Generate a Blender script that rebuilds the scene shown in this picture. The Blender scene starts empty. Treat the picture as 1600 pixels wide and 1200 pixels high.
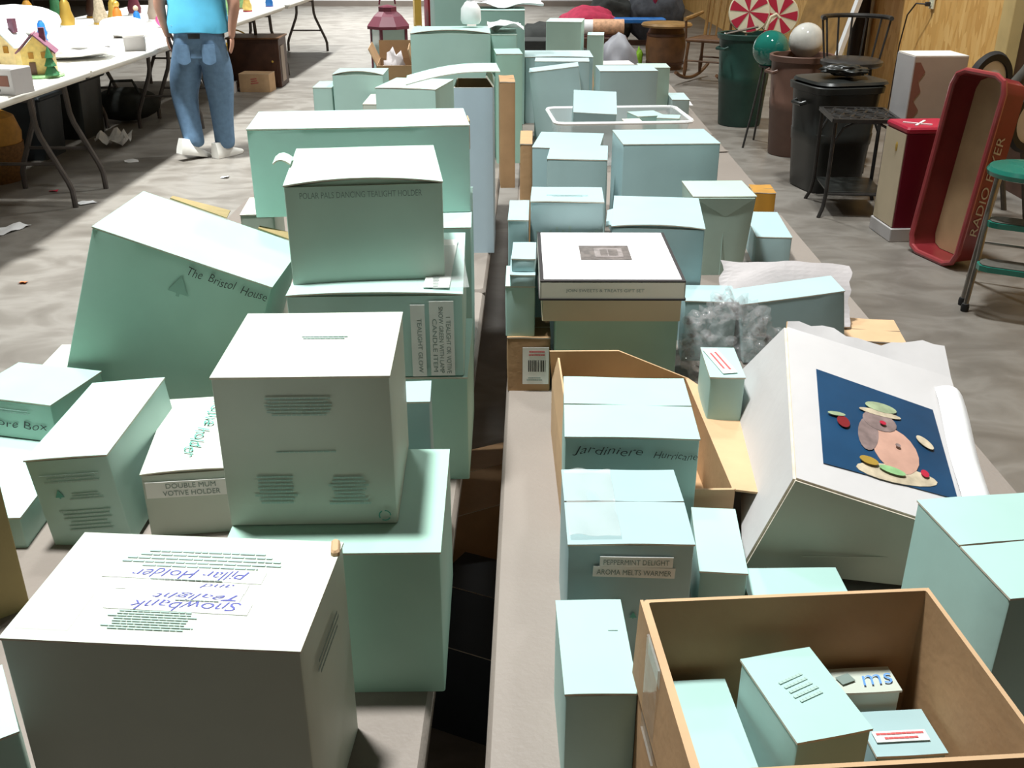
import bpy, bmesh, math, random
from mathutils import Vector, Matrix, Euler, noise

# ------------------------------------------------------------------ camera
SC = bpy.context.scene
COL = SC.collection
R = math.radians
cam_d = bpy.data.cameras.new('camera')
cam = bpy.data.objects.new('camera', cam_d)
COL.objects.link(cam)
cam.location = (0, 0, 1.495)
cam.rotation_euler = (R(90 - 24.916), 0, R(1.106))
cam_d.sensor_fit = 'HORIZONTAL'
cam_d.sensor_width = 36.0
cam_d.lens = 36.0 * 1550 / 1600
cam_d.clip_start = 0.05
SC.camera = cam

# ------------------------------------------------------------------ world, lamps and fill spots, exposure
W = bpy.data.worlds.new('hall_air')
SC.world = W
W.use_nodes = True
W.node_tree.nodes['Background'].inputs[0].default_value = (1.0, 0.89, 0.72, 1)
W.node_tree.nodes['Background'].inputs[1].default_value = 0.06
SC.view_settings.view_transform = 'Standard'
SC.view_settings.look = 'None'
SC.view_settings.gamma = 1.0
SC.view_settings.use_curve_mapping = False
SC.view_settings.exposure = 0.0


def lamp_or_fill(x, y, power, half=44, z=5.0, r=0.22):  # overhead spot
    d = bpy.data.lights.new('lamp_or_fill_spot', 'SPOT')
    d.energy = power
    d.spot_size = R(2 * half)
    d.spot_blend = 1.0
    d.shadow_soft_size = r
    d.color = (0.97, 1.0, 0.99)
    o = bpy.data.objects.new('lamp_or_fill_spot', d)
    o.location = (x, y, z)
    COL.objects.link(o)


lamp_or_fill(-0.85, 1.45, 1550, 39)
lamp_or_fill(-0.9, 3.2, 450, 42)  # added fill spot, lifts the far cartons
lamp_or_fill(-2.45, 6.2, 3000, 44)
lamp_or_fill(0.3, 8.2, 850, 58)  # added fill spot, washes the particle board wall
lamp_or_fill(-2.45, 11.0, 2400, 48)
lamp_or_fill(-2.45, 16.0, 3600, 54)
lamp_or_fill(-2.45, 19.3, 2200, 54)  # added fill spot, brightens the back wall and far floor
lamp_or_fill(1.9, 12.5, 700, 46)
lamp_or_fill(1.5, 4.9, 900, 56)  # added fill spot, lifts the floor and wall on the right

# ------------------------------------------------------------------ materials
MATS = {}


def mat(name, col, rough=0.6, var=0.06, scale=6.0, bump=0.0, bscale=60.0, metal=0.0, trans=0.0, ior=1.45, alpha=1.0, coat=0.0, sheen=0.0, detail=4.0):
    m = bpy.data.materials.new(name)
    m.use_nodes = True
    nt = m.node_tree
    b = nt.nodes['Principled BSDF']
    b.inputs['Roughness'].default_value = rough
    b.inputs['Metallic'].default_value = metal
    b.inputs['IOR'].default_value = ior
    b.inputs['Transmission Weight'].default_value = trans
    b.inputs['Alpha'].default_value = alpha
    b.inputs['Coat Weight'].default_value = coat
    tc = nt.nodes.new('ShaderNodeTexCoord')
    n = nt.nodes.new('ShaderNodeTexNoise')
    n.inputs['Scale'].default_value = scale
    n.inputs['Detail'].default_value = detail
    nt.links.new(tc.outputs['Object'], n.inputs['Vector'])
    mp = nt.nodes.new('ShaderNodeMapRange')
    mp.inputs[1].default_value = 0.3
    mp.inputs[2].default_value = 0.7
    mp.inputs[3].default_value = 1 - var
    mp.inputs[4].default_value = 1 + var
    nt.links.new(n.outputs['Fac'], mp.inputs[0])
    mul = nt.nodes.new('ShaderNodeVectorMath')
    mul.operation = 'MULTIPLY'
    mul.inputs[0].default_value = col[:3]
    nt.links.new(mp.outputs[0], mul.inputs[1])
    nt.links.new(mul.outputs[0], b.inputs['Base Color'])
    if bump:
        n2 = nt.nodes.new('ShaderNodeTexNoise')
        n2.inputs['Scale'].default_value = bscale
        nt.links.new(tc.outputs['Object'], n2.inputs['Vector'])
        bp = nt.nodes.new('ShaderNodeBump')
        bp.inputs['Strength'].default_value = bump
        bp.inputs['Distance'].default_value = 0.004
        nt.links.new(n2.outputs['Fac'], bp.inputs['Height'])
        nt.links.new(bp.outputs[0], b.inputs['Normal'])
    MATS[name] = m
    return m


def ramp_mat(name, stops, kind='noise', scale=(1, 1, 1), nscale=5.0, rough=0.5, bump=0.1, detail=6.0, rough_var=None, distort=0.0):
    """procedural surface: a noise (or voronoi) field through a colour ramp"""
    m = bpy.data.materials.new(name)
    m.use_nodes = True
    nt = m.node_tree
    b = nt.nodes['Principled BSDF']
    b.inputs['Roughness'].default_value = rough
    tc = nt.nodes.new('ShaderNodeTexCoord')
    mp = nt.nodes.new('ShaderNodeMapping')
    mp.inputs['Scale'].default_value = scale
    nt.links.new(tc.outputs['Object'], mp.inputs[0])
    if kind == 'noise':
        n = nt.nodes.new('ShaderNodeTexNoise')
        n.inputs['Detail'].default_value = detail
        n.inputs['Distortion'].default_value = distort
        out = n.outputs['Fac']
    else:
        n = nt.nodes.new('ShaderNodeTexVoronoi')
        out = n.outputs['Color']
    n.inputs['Scale'].default_value = nscale
    nt.links.new(mp.outputs[0], n.inputs['Vector'])
    cr = nt.nodes.new('ShaderNodeValToRGB')
    while len(cr.color_ramp.elements) < len(stops):
        cr.color_ramp.elements.new(0.5)
    for e, (p, c) in zip(cr.color_ramp.elements, stops):
        e.position = p
        e.color = (*c, 1)
    if kind == 'noise':
        nt.links.new(out, cr.inputs[0])
    else:
        sp = nt.nodes.new('ShaderNodeSeparateColor')
        nt.links.new(out, sp.inputs[0])
        nt.links.new(sp.outputs[0], cr.inputs[0])
    nt.links.new(cr.outputs[0], b.inputs['Base Color'])
    if bump:
        bp = nt.nodes.new('ShaderNodeBump')
        bp.inputs['Strength'].default_value = bump
        bp.inputs['Distance'].default_value = 0.004
        nt.links.new(cr.outputs[0], bp.inputs['Height'])
        nt.links.new(bp.outputs[0], b.inputs['Normal'])
    MATS[name] = m
    return m


mat('mint', (0.42, 0.61, 0.55), 0.5, 0.04, 9, 0.05)
mat('mint_lifted', (0.46, 0.595, 0.60), 0.5, 0.04, 9, 0.05)  # mint lightened for the far cartons, stands in for light on their fronts
mat('sage_dim', (0.375, 0.49, 0.42), 0.5, 0.04, 9, 0.05)  # mint_sage darkened for the tapering carton; dimmer light put into the colour
mat('mint_dimmed', (0.365, 0.55, 0.505), 0.5, 0.04, 9, 0.05)  # mint darkened for right-hand carton tops; weaker light put into the colour
mat('mint_green', (0.37, 0.585, 0.485), 0.5, 0.05, 9, 0.05)  # greener cast of the light put into the mint
mat('mint_pale', (0.525, 0.57, 0.49), 0.5, 0.04, 9, 0.05)  # paler, greyer mint; brighter and warmer light put into the colour
mat('mint_blue', (0.335, 0.475, 0.485), 0.48, 0.04, 9, 0.05)  # bluer, darker mint; cool dim light put into the colour
mat('mint_sage', (0.455, 0.59, 0.505), 0.5, 0.04, 9, 0.05)
mat('blue_grey', (0.42, 0.53, 0.6), 0.5, 0.04, 9, 0.05)
mat('kraft', (0.40, 0.24, 0.12), 0.75, 0.10, 14, 0.12, 90)
mat('kraft_pale', (0.52, 0.34, 0.19), 0.75, 0.08, 14, 0.1, 90)
mat('kraft_dark', (0.33, 0.25, 0.11), 0.75, 0.10, 14, 0.12, 90)
mat('carton_edge', (0.62, 0.55, 0.45), 0.8, 0.15, 60)
mat('white_board', (0.55, 0.53, 0.525), 0.55, 0.04, 8, 0.1)
mat('grey_board', (0.42, 0.41, 0.33), 0.7, 0.08, 8, 0.1)
mat('white_paper', (0.86, 0.86, 0.86), 0.7, 0.03, 12, 0.1)
mat('label_white', (0.80, 0.80, 0.76), 0.5, 0.04, 30)
mat('ink_black', (0.03, 0.035, 0.03), 0.6, 0.1)
mat('ink_grey', (0.20, 0.26, 0.23), 0.6, 0.1)
mat('ink_teal', (0.10, 0.36, 0.29), 0.6, 0.1)
mat('ink_soft', (0.36, 0.50, 0.45), 0.6, 0.1)
mat('ink_faint', (0.27, 0.46, 0.375), 0.6, 0.1)
mat('ink_blue', (0.10, 0.11, 0.38), 0.6, 0.1)
mat('ink_bright_blue', (0.12, 0.30, 0.70), 0.6, 0.1)
mat('ink_red', (0.55, 0.10, 0.10), 0.6, 0.1)
mat('tape_clear', (0.70, 0.72, 0.70), 0.06, 0.05, 20, 0.6, 40, alpha=0.18, coat=1.0)
mat('cream', (0.85, 0.82, 0.74), 0.5, 0.03)
mat('cream_side', (0.62, 0.52, 0.36), 0.6, 0.05)
mat('black_trim', (0.03, 0.025, 0.025), 0.5, 0.1)
mat('plaque', (0.13, 0.11, 0.10), 0.5, 0.35, 90)
mat('plastic_beige', (0.235, 0.20, 0.172), 0.5, 0.05, 5, 0.15, 160)
mat('plastic_white', (0.74, 0.72, 0.66), 0.5, 0.05, 5, 0.15, 160)
mat('leg_dark', (0.07, 0.06, 0.055), 0.4, 0.15, 20)
mat('clear_plastic', (0.86, 0.89, 0.9), 0.15, 0.03, 8, trans=0.0, alpha=0.30)
mat('wrap_plastic', (0.45, 0.45, 0.45), 0.03, 0.05, 8, 0.3, 60, alpha=0.16, coat=1.0)
mat('bag_grey', (0.22, 0.22, 0.24), 0.5, 0.1)
mat('plaque_light', (0.22, 0.19, 0.18), 0.5, 0.3, 90)
mat('tissue', (0.43, 0.395, 0.39), 0.7, 0.05, 20, 0.2)
mat('denim', (0.13, 0.23, 0.36), 0.85, 0.12, 30, 0.25, 300)
mat('shirt', (0.12, 0.56, 0.85), 0.8, 0.08, 8, 0.1)
mat('skin', (0.50, 0.27, 0.19), 0.55, 0.06, 12)
mat('hair', (0.06, 0.045, 0.035), 0.7, 0.2, 60)
mat('shoe_white', (0.80, 0.79, 0.74), 0.6, 0.06)
mat('belt_black', (0.02, 0.02, 0.025), 0.5)
mat('can_green', (0.016, 0.055, 0.043), 0.42, 0.15, 10)
mat('can_brown', (0.135, 0.072, 0.052), 0.45, 0.12, 10)
mat('can_black', (0.022, 0.024, 0.022), 0.35, 0.2, 10)
mat('black_iron', (0.03, 0.028, 0.026), 0.38, 0.3, 25)
mat('glass_green', (0.012, 0.15, 0.115), 0.06, 0.08, 8, coat=0.6)
mat('glass_pearl', (0.62, 0.61, 0.56), 0.10, 0.22, 5, coat=0.5)
mat('wood_brown', (0.12, 0.055, 0.022), 0.4, 0.3, 9)
mat('wood_tan', (0.30, 0.17, 0.055), 0.45, 0.3, 9)
mat('wood_dark', (0.055, 0.022, 0.012), 0.45, 0.3, 9)
mat('red_paint', (0.22, 0.02, 0.025), 0.3, 0.12, 8, coat=0.3)
mat('red_rim', (0.36, 0.06, 0.065), 0.28, 0.12, 8, coat=0.4)
mat('red_deep', (0.16, 0.006, 0.02), 0.35, 0.1)
mat('red_bright', (0.45, 0.02, 0.05), 0.4, 0.1)
mat('wagon_bed', (0.52, 0.36, 0.20), 0.5, 0.12, 7)
mat('stool_green', (0.02, 0.22, 0.16), 0.25, 0.1, coat=0.4)
mat('tread_grey', (0.10, 0.095, 0.08), 0.8, 0.15, 40)
mat('chrome_old', (0.42, 0.40, 0.37), 0.28, 0.2, 20, metal=1.0)
mat('steel', (0.5, 0.5, 0.5), 0.3, 0.1, metal=1.0)
mat('rubber', (0.02, 0.02, 0.02), 0.7, 0.1)
mat('hub_white', (0.62, 0.62, 0.66), 0.4, 0.08)
mat('maroon', (0.15, 0.03, 0.05), 0.4, 0.1)
mat('lantern_glass', (0.55, 0.75, 0.72), 0.1, 0.05, alpha=0.75)
mat('brown_art', (0.20, 0.08, 0.055), 0.6, 0.1)
mat('taupe', (0.36, 0.29, 0.235), 0.6, 0.08)
mat('yellow_wall', (0.75, 0.55, 0.16), 0.5, 0.15, 40)
mat('cream_wall', (0.86, 0.68, 0.36), 0.5, 0.1, 40)
mat('roof_plum', (0.22, 0.09, 0.13), 0.5, 0.2, 40)
mat('roof_snow', (0.75, 0.82, 0.85), 0.6, 0.05)
mat('tree_green', (0.035, 0.16, 0.06), 0.6, 0.2, 60)
mat('grass_green', (0.25, 0.45, 0.20), 0.7, 0.2, 60)
mat('orange', (0.80, 0.16, 0.02), 0.5, 0.1)
mat('pink', (0.75, 0.08, 0.32), 0.5, 0.1)
mat('purple', (0.20, 0.08, 0.24), 0.5, 0.2, 50)
mat('gold', (0.55, 0.36, 0.07), 0.35, 0.15, metal=0.4)
mat('blue_paint', (0.02, 0.16, 0.50), 0.4, 0.1)
mat('picture_blue', (0.010, 0.05, 0.115), 0.35, 0.25, 10)
mat('figure_pink', (0.50, 0.29, 0.22), 0.5, 0.12, 40)
mat('figure_grey', (0.22, 0.16, 0.15), 0.5, 0.3, 60)
mat('figure_sand', (0.50, 0.42, 0.30), 0.5, 0.25, 60)
mat('figure_green', (0.30, 0.36, 0.22), 0.5, 0.25, 60)
mat('dark_cloth', (0.02, 0.022, 0.02), 0.9, 0.2, 20, 0.2)
mat('denim_black', (0.05, 0.055, 0.065), 0.85, 0.2, 20, 0.2)
mat('red_cloth', (0.42, 0.025, 0.07), 0.85, 0.15, 20, 0.2)
mat('lime', (0.25, 0.5, 0.03), 0.6, 0.1)
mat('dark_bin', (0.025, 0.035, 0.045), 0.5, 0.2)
mat('ochre', (0.42, 0.20, 0.02), 0.6, 0.2, 15)
mat('wicker', (0.16, 0.075, 0.02), 0.8, 0.3, 60, 0.4, 120)
mat('candy_white', (0.72, 0.66, 0.48), 0.4, 0.08)
mat('rug_tan', (0.62, 0.36, 0.22), 0.9, 0.25, 30, 0.3, 80)
mat('rug_white', (0.80, 0.80, 0.82), 0.9, 0.05, 30, 0.3, 80)
mat('outlet', (0.72, 0.70, 0.52), 0.5, 0.03)
mat('lumber', (0.62, 0.45, 0.19), 0.65, 0.12, 5)
mat('lumber_shadow', (0.42, 0.28, 0.11), 0.65, 0.12, 5)
ramp_mat('concrete', [(0.26, (0.125, 0.110, 0.092)), (0.46, (0.178, 0.160, 0.138)), (0.58, (0.232, 0.213, 0.188)), (0.76, (0.16, 0.143, 0.122))], scale=(0.75, 1.15, 1), nscale=4.2, rough=0.42, bump=0.05, detail=9, distort=0.6)
ramp_mat('osb', [(0.0, (0.66, 0.34, 0.085)), (0.4, (0.78, 0.44, 0.125)), (0.7, (0.86, 0.53, 0.18)), (1.0, (0.70, 0.38, 0.10))], kind='voronoi', scale=(1, 1, 0.28), nscale=26, rough=0.6, bump=0.05)
ramp_mat('far_wall', [(0.3, (0.72, 0.73, 0.75)), (0.7, (0.78, 0.79, 0.81))], nscale=1.0, rough=0.6, bump=0)
ramp_mat('dark_wall', [(0.3, (0.03, 0.03, 0.03)), (0.7, (0.07, 0.065, 0.06))], nscale=1.4, rough=0.8, bump=0)


# ------------------------------------------------------------------ mesh helpers
class MB:
    def __init__(self):
        self.v, self.f, self.m = [], [], []
        self.mats = []

    def mi(self, name):
        if name not in self.mats:
            self.mats.append(name)
        return self.mats.index(name)

    def add(self, verts, faces, m, M=None):
        o = len(self.v)
        for p in verts:
            p = Vector(p)
            self.v.append(tuple(M @ p) if M is not None else tuple(p))
        k = self.mi(m)
        for f in faces:
            self.f.append([i + o for i in f])
            self.m.append(k)
        return self

    def box(self, c, s, m, M=None, rz=0.0, bev=0.0):
        """box centred at c with size s; bev chamfers all vertical edges"""
        w, d, h = s[0] / 2, s[1] / 2, s[2] / 2
        T = Matrix.Translation(c) @ Matrix.Rotation(rz, 4, 'Z')
        if M is not None:
            T = M @ T
        if bev <= 0:
            vs = [(x, y, z) for z in (-h, h) for x, y in ((-w, -d), (w, -d), (w, d), (-w, d))]
            fs = [(3, 2, 1, 0), (4, 5, 6, 7), (0, 1, 5, 4), (1, 2, 6, 5), (2, 3, 7, 6), (3, 0, 4, 7)]
            return self.add(vs, fs, m, T)
        b = min(bev, w * .9, d * .9)
        bz = min(bev, h * .9)
        ring = [(-w + b, -d), (w - b, -d), (w, -d + b), (w, d - b), (w - b, d), (-w + b, d), (-w, d - b), (-w, -d + b)]
        lv = []
        for z, sc in ((-h, 1), (-h + bz, 0), (h - bz, 0), (h, 1)):
            for (x, y) in ring:
                if sc:
                    lv.append((x - math.copysign(min(bz, abs(x)), x) * .7, y - math.copysign(min(bz, abs(y)), y) * .7, z))
                else:
                    lv.append((x, y, z))
        fs = [tuple(range(7, -1, -1)), tuple(range(24, 32))]
        for L in range(3):
            for i in range(8):
                j = (i + 1) % 8
                fs.append((L * 8 + i, L * 8 + j, L * 8 + 8 + j, L * 8 + 8 + i))
        return self.add(lv, fs, m, T)

    def tube(self, pts, r, m, n=8, M=None, cap=True):
        pts = [Vector(p) for p in pts]
        rs = r if isinstance(r, (list, tuple)) else [r] * len(pts)
        vs, fs = [], []
        up = None
        for i, p in enumerate(pts):
            a = pts[max(i - 1, 0)]
            b = pts[min(i + 1, len(pts) - 1)]
            t = (b - a).normalized()
            if up is None:
                up = Vector((0, 0, 1)) if abs(t.z) < .9 else Vector((1, 0, 0))
            x = t.cross(up).normalized()
            y = x.cross(t).normalized()
            up = y
            for k in range(n):
                A = 2 * math.pi * k / n
                vs.append(p + (x * math.cos(A) + y * math.sin(A)) * rs[i])
        for i in range(len(pts) - 1):
            for k in range(n):
                q = (k + 1) % n
                fs.append((i * n + k, i * n + q, (i + 1) * n + q, (i + 1) * n + k))
        if cap:
            fs.append(tuple(range(n - 1, -1, -1)))
            fs.append(tuple(range((len(pts) - 1) * n, len(pts) * n)))
        return self.add(vs, fs, m, M)

    def lathe(self, prof, m, n=24, M=None, sx=1.0, sy=1.0, square=0.0):
        """profile of (radius, z); square>0 pushes the section towards a rounded square"""
        vs, fs = [], []
        for (r, z) in prof:
            for k in range(n):
                A = 2 * math.pi * k / n
                c, s = math.cos(A), math.sin(A)
                q = 1.0
                if square:
                    q = 1.0 / (abs(c) ** square + abs(s) ** square) ** (1 / square)
                vs.append((r * c * q * sx, r * s * q * sy, z))
        for i in range(len(prof) - 1):
            for k in range(n):
                q = (k + 1) % n
                fs.append((i * n + k, i * n + q, (i + 1) * n + q, (i + 1) * n + k))
        if prof[0][0] > 1e-4:
            fs.append(tuple(range(n - 1, -1, -1)))
        if prof[-1][0] > 1e-4:
            fs.append(tuple(range((len(prof) - 1) * n, len(prof) * n)))
        return self.add(vs, fs, m, M)

    def ball(self, c, r, m, n=20, M=None, sc=(1, 1, 1)):
        k = n // 2
        prof = [(max(1e-5, r * math.sin(math.pi * i / k)), -r * math.cos(math.pi * i / k)) for i in range(k + 1)]
        T = Matrix.Translation(c) @ Matrix.Diagonal((*sc, 1))
        return self.lathe(prof, m, n, (M @ T) if M is not None else T)

    def prism(self, poly, z0, z1, m, M=None):
        n = len(poly)
        vs = [(x, y, z0) for x, y in poly] + [(x, y, z1) for x, y in poly]
        fs = [tuple(range(n - 1, -1, -1)), tuple(range(n, 2 * n))]
        fs += [(i, (i + 1) % n, n + (i + 1) % n, n + i) for i in range(n)]
        return self.add(vs, fs, m, M)

    def sheet(self, fn, nx, ny, t, m, M=None, medge=None):
        """thin slab over a grid; fn(u,v)->point of the lower side"""
        lo = [Vector(fn(i / nx, j / ny)) for j in range(ny + 1) for i in range(nx + 1)]
        N = len(lo)
        hi = []
        W_ = nx + 1
        for j in range(ny + 1):
            for i in range(nx + 1):
                a = lo[j * W_ + max(i - 1, 0)]
                b = lo[j * W_ + min(i + 1, nx)]
                c = lo[max(j - 1, 0) * W_ + i]
                d = lo[min(j + 1, ny) * W_ + i]
                nn = (b - a).cross(d - c)
                nn = nn.normalized() if nn.length > 1e-9 else Vector((0, 0, 1))
                hi.append(lo[j * W_ + i] + nn * t)
        top, side = [], []
        for j in range(ny):
            for i in range(nx):
                q = (j * W_ + i, j * W_ + i + 1, (j + 1) * W_ + i + 1, (j + 1) * W_ + i)
                top.append(tuple(k + N for k in q))
                top.append(tuple(reversed(q)))
        rim = [i for i in range(W_)] + [j * W_ + nx for j in range(1, ny + 1)] + [ny * W_ + i for i in range(nx - 1, -1, -1)] + [j * W_ for j in range(ny - 1, 0, -1)]
        for a, b in zip(rim, rim[1:] + rim[:1]):
            side.append((a, b, b + N, a + N))
        o = len(self.v)
        self.add(lo + hi, top, m, M)
        k = self.mi(medge or m)
        for f in side:
            self.f.append([i + o for i in f])
            self.m.append(k)
        return self

    def build(self, name, parent=None, smooth=False, loc=None, rot=None):
        me = bpy.data.meshes.new(name)
        me.from_pydata(self.v, [], self.f)
        for n in self.mats:
            me.materials.append(MATS[n])
        me.polygons.foreach_set('material_index', self.m)
        if smooth:
            me.polygons.foreach_set('use_smooth', [True] * len(self.f))
        me.update()
        bm = bmesh.new()
        bm.from_mesh(me)
        bmesh.ops.recalc_face_normals(bm, faces=bm.faces)
        bm.to_mesh(me)
        bm.free()
        if smooth:
            try:
                me.set_sharp_from_angle(angle=R(38))
            except Exception:
                pass
        o = bpy.data.objects.new(name, me)
        COL.objects.link(o)
        if parent is not None:
            o.parent = parent
        if loc is not None:
            o.location = loc
        if rot is not None:
            o.rotation_euler = rot
        return o


def tag(o, label, cat, group=None):
    o['label'] = label
    o['category'] = cat
    if group:
        o['group'] = group
    return o


def struct(o):
    o['kind'] = 'structure'
    return o


def thing(name, label, cat, loc=(0, 0, 0), rot=(0, 0, 0), group=None):
    o = bpy.data.objects.new(name, None)
    o.empty_display_size = 0.05
    COL.objects.link(o)
    o.location = loc
    o.rotation_euler = rot
    return tag(o, label, cat, group)


_tc = {}


def text_geo(s, shear=0.0, spacing=1.0, thin=0.0):
    key = (s, shear, spacing, thin)
    if key in _tc:
        return _tc[key]
    cu = bpy.data.curves.new('t', 'FONT')
    cu.body = s
    cu.align_x = 'CENTER'
    cu.align_y = 'CENTER'
    cu.shear = shear
    cu.space_character = spacing
    cu.resolution_u = 3
    cu.offset = thin
    ob = bpy.data.objects.new('t', cu)
    COL.objects.link(ob)
    dg = bpy.context.evaluated_depsgraph_get()
    me = bpy.data.meshes.new_from_object(ob.evaluated_get(dg))
    vs = [v.co.copy() for v in me.vertices]
    fs = [tuple(p.vertices) for p in me.polygons]
    bpy.data.objects.remove(ob)
    bpy.data.curves.remove(cu)
    bpy.data.meshes.remove(me)
    x0 = min(v.x for v in vs); x1 = max(v.x for v in vs)
    y0 = min(v.y for v in vs); y1 = max(v.y for v in vs)
    vs = [((v.x - (x0 + x1) / 2) / (x1 - x0), (v.y - (y0 + y1) / 2) / (y1 - y0), 0) for v in vs]
    _tc[key] = (vs, fs)
    return _tc[key]


def frame(face, w, d, h):
    """local frame of a carton face: x to its right, y up, z outwards; origin at its centre"""
    if face == 'top':
        X, Y, O = (1, 0, 0), (0, 1, 0), (0, 0, h + .0005)
    elif face == 'front':
        X, Y, O = (1, 0, 0), (0, 0, 1), (0, -d / 2, h / 2)
    elif face == 'right':
        X, Y, O = (0, 1, 0), (0, 0, 1), (w / 2, 0, h / 2)
    elif face == 'left':
        X, Y, O = (0, -1, 0), (0, 0, 1), (-w / 2, 0, h / 2)
    X, Y = Vector(X), Vector(Y)
    Z = X.cross(Y)
    M = Matrix.Identity(4)
    for i in range(3):
        M[i][0], M[i][1], M[i][2], M[i][3] = X[i], Y[i], Z[i], O[i]
    return M


def put(M, u, v, off, rot=0.0):
    return M @ Matrix.Translation((u, v, off)) @ Matrix.Rotation(R(rot), 4, 'Z')


def text_part(root, M, u, v, wd, ht, s, ink='ink_black', rot=0, shear=0.0, off=0.0034, name='lettering', wave=0.0):
    vs, fs = text_geo(s, shear, thin=-.008 if name == 'handwriting' else 0.0)
    b = MB()
    b.add([(x * wd, y * ht + wave * math.sin(x * 19) * ht, 0) for x, y, z in vs], fs, ink, put(M, u, v, off, rot))
    return b.build(name, root)


def strip_part(root, M, u, v, wd, ht, m='label_white', rot=0, off=0.0026, name='sticker'):
    b = MB()
    b.box((0, 0, 0), (wd, ht, 0.0006), m, put(M, u, v, off, rot))
    return b.build(name, root)


def dashes(root, M, u, v, wd, ht, rows, ink='ink_soft', rot=0, off=0.0030, seed=1, name='fine_print', ragged=True):
    rnd = random.Random(seed)
    b = MB()
    T = put(M, u, v, off, rot)
    for r in range(rows):
        y = ht / 2 - (r + .5) * ht / rows
        half = wd / 2 * (rnd.uniform(.65, 1) if ragged else 1)
        x = -half
        while x < half:
            l = rnd.uniform(.02, .075) * wd + .002
            l = min(l, half - x)
            if l > .0008:
                b.box((x + l / 2, y, 0), (l, ht / rows * .42, 0.0003), ink, T)
            x += l + wd * .008
    return b.build(name, root)


def tri_part(root, M, u, v, s, ink='ink_teal', off=0.0032, rot=0):
    b = MB()
    T = put(M, u, v, off, rot)
    b.prism([(-s * .5, -s * .45), (s * .5, -s * .45), (0, s * .5)], 0, 0.0004, ink, T)
    b.prism([(-s * .08, -s * .62), (s * .08, -s * .62), (s * .08, -s * .45), (-s * .08, -s * .45)], 0, 0.0004, ink, T)
    return b.build('tree_emblem', root)


# ------------------------------------------------------------------ cartons
def rrect(w, d, r, sub=3):
    pts = []
    cs = [(w / 2 - r, -d / 2 + r, -90), (w / 2 - r, d / 2 - r, 0), (-w / 2 + r, d / 2 - r, 90), (-w / 2 + r, -d / 2 + r, 180)]
    arcs = []
    for cx, cy, a0 in cs:
        arcs.append([(cx + r * math.cos(R(a0 + t)), cy + r * math.sin(R(a0 + t))) for t in (0, 45, 90)])
    for i in range(4):
        pts += arcs[i]
        a, b = arcs[i][-1], arcs[(i + 1) % 4][0]
        for k in range(1, sub + 1):
            t = k / (sub + 1)
            pts.append((a[0] + (b[0] - a[0]) * t, a[1] + (b[1] - a[1]) * t))
    return pts


def shell(b, w, d, h, m, minner, medge='carton_edge', t=0.003, bulge=0.0012, r=0.003, taper=1.0, M=None):
    """open-topped carton wall with real thickness, floor and slightly bulged sides"""
    r = min(r, w * .2, d * .2)
    out = rrect(w, d, r)
    inn = rrect(w - 2 * t, d - 2 * t, r * .6)
    n = len(out)
    lv = [0, .06, .35, .65, .94, 1]
    vs, fo, fi, fr = [], [], [], []
    for L in lv:
        s = taper + (1 - taper) * L
        k = math.sin(math.pi * L) * bulge
        for x, y in out:
            bx = math.copysign(k, x) * max(0, math.cos(math.pi * y / d)) if abs(x) > w / 2 - r * 1.01 else 0
            by = math.copysign(k, y) * max(0, math.cos(math.pi * x / w)) if abs(y) > d / 2 - r * 1.01 else 0
            vs.append(((x + bx) * s, (y + by) * s, h * L))
    base = len(vs)
    for L in (1, 0):
        s = taper + (1 - taper) * L
        for x, y in inn:
            vs.append((x * s, y * s, h if L else t))
    for a in range(len(lv) - 1):
        for i in range(n):
            j = (i + 1) % n
            fo.append((a * n + i, a * n + j, (a + 1) * n + j, (a + 1) * n + i))
    fo.append(tuple(range(n - 1, -1, -1)))
    top = (len(lv) - 1) * n
    for i in range(n):
        j = (i + 1) % n
        fr.append((top + i, top + j, base + j, base + i))
        fi.append((base + i, base + j, base + n + j, base + n + i))
    fi.append(tuple(range(base + n, base + 2 * n)))
    o = len(b.v)
    b.add(vs, fo, m, M)
    for fl, mm in ((fr, medge), (fi, minner)):
        k = b.mi(mm)
        for f in fl:
            b.f.append([q + o for q in f])
            b.m.append(k)


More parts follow.
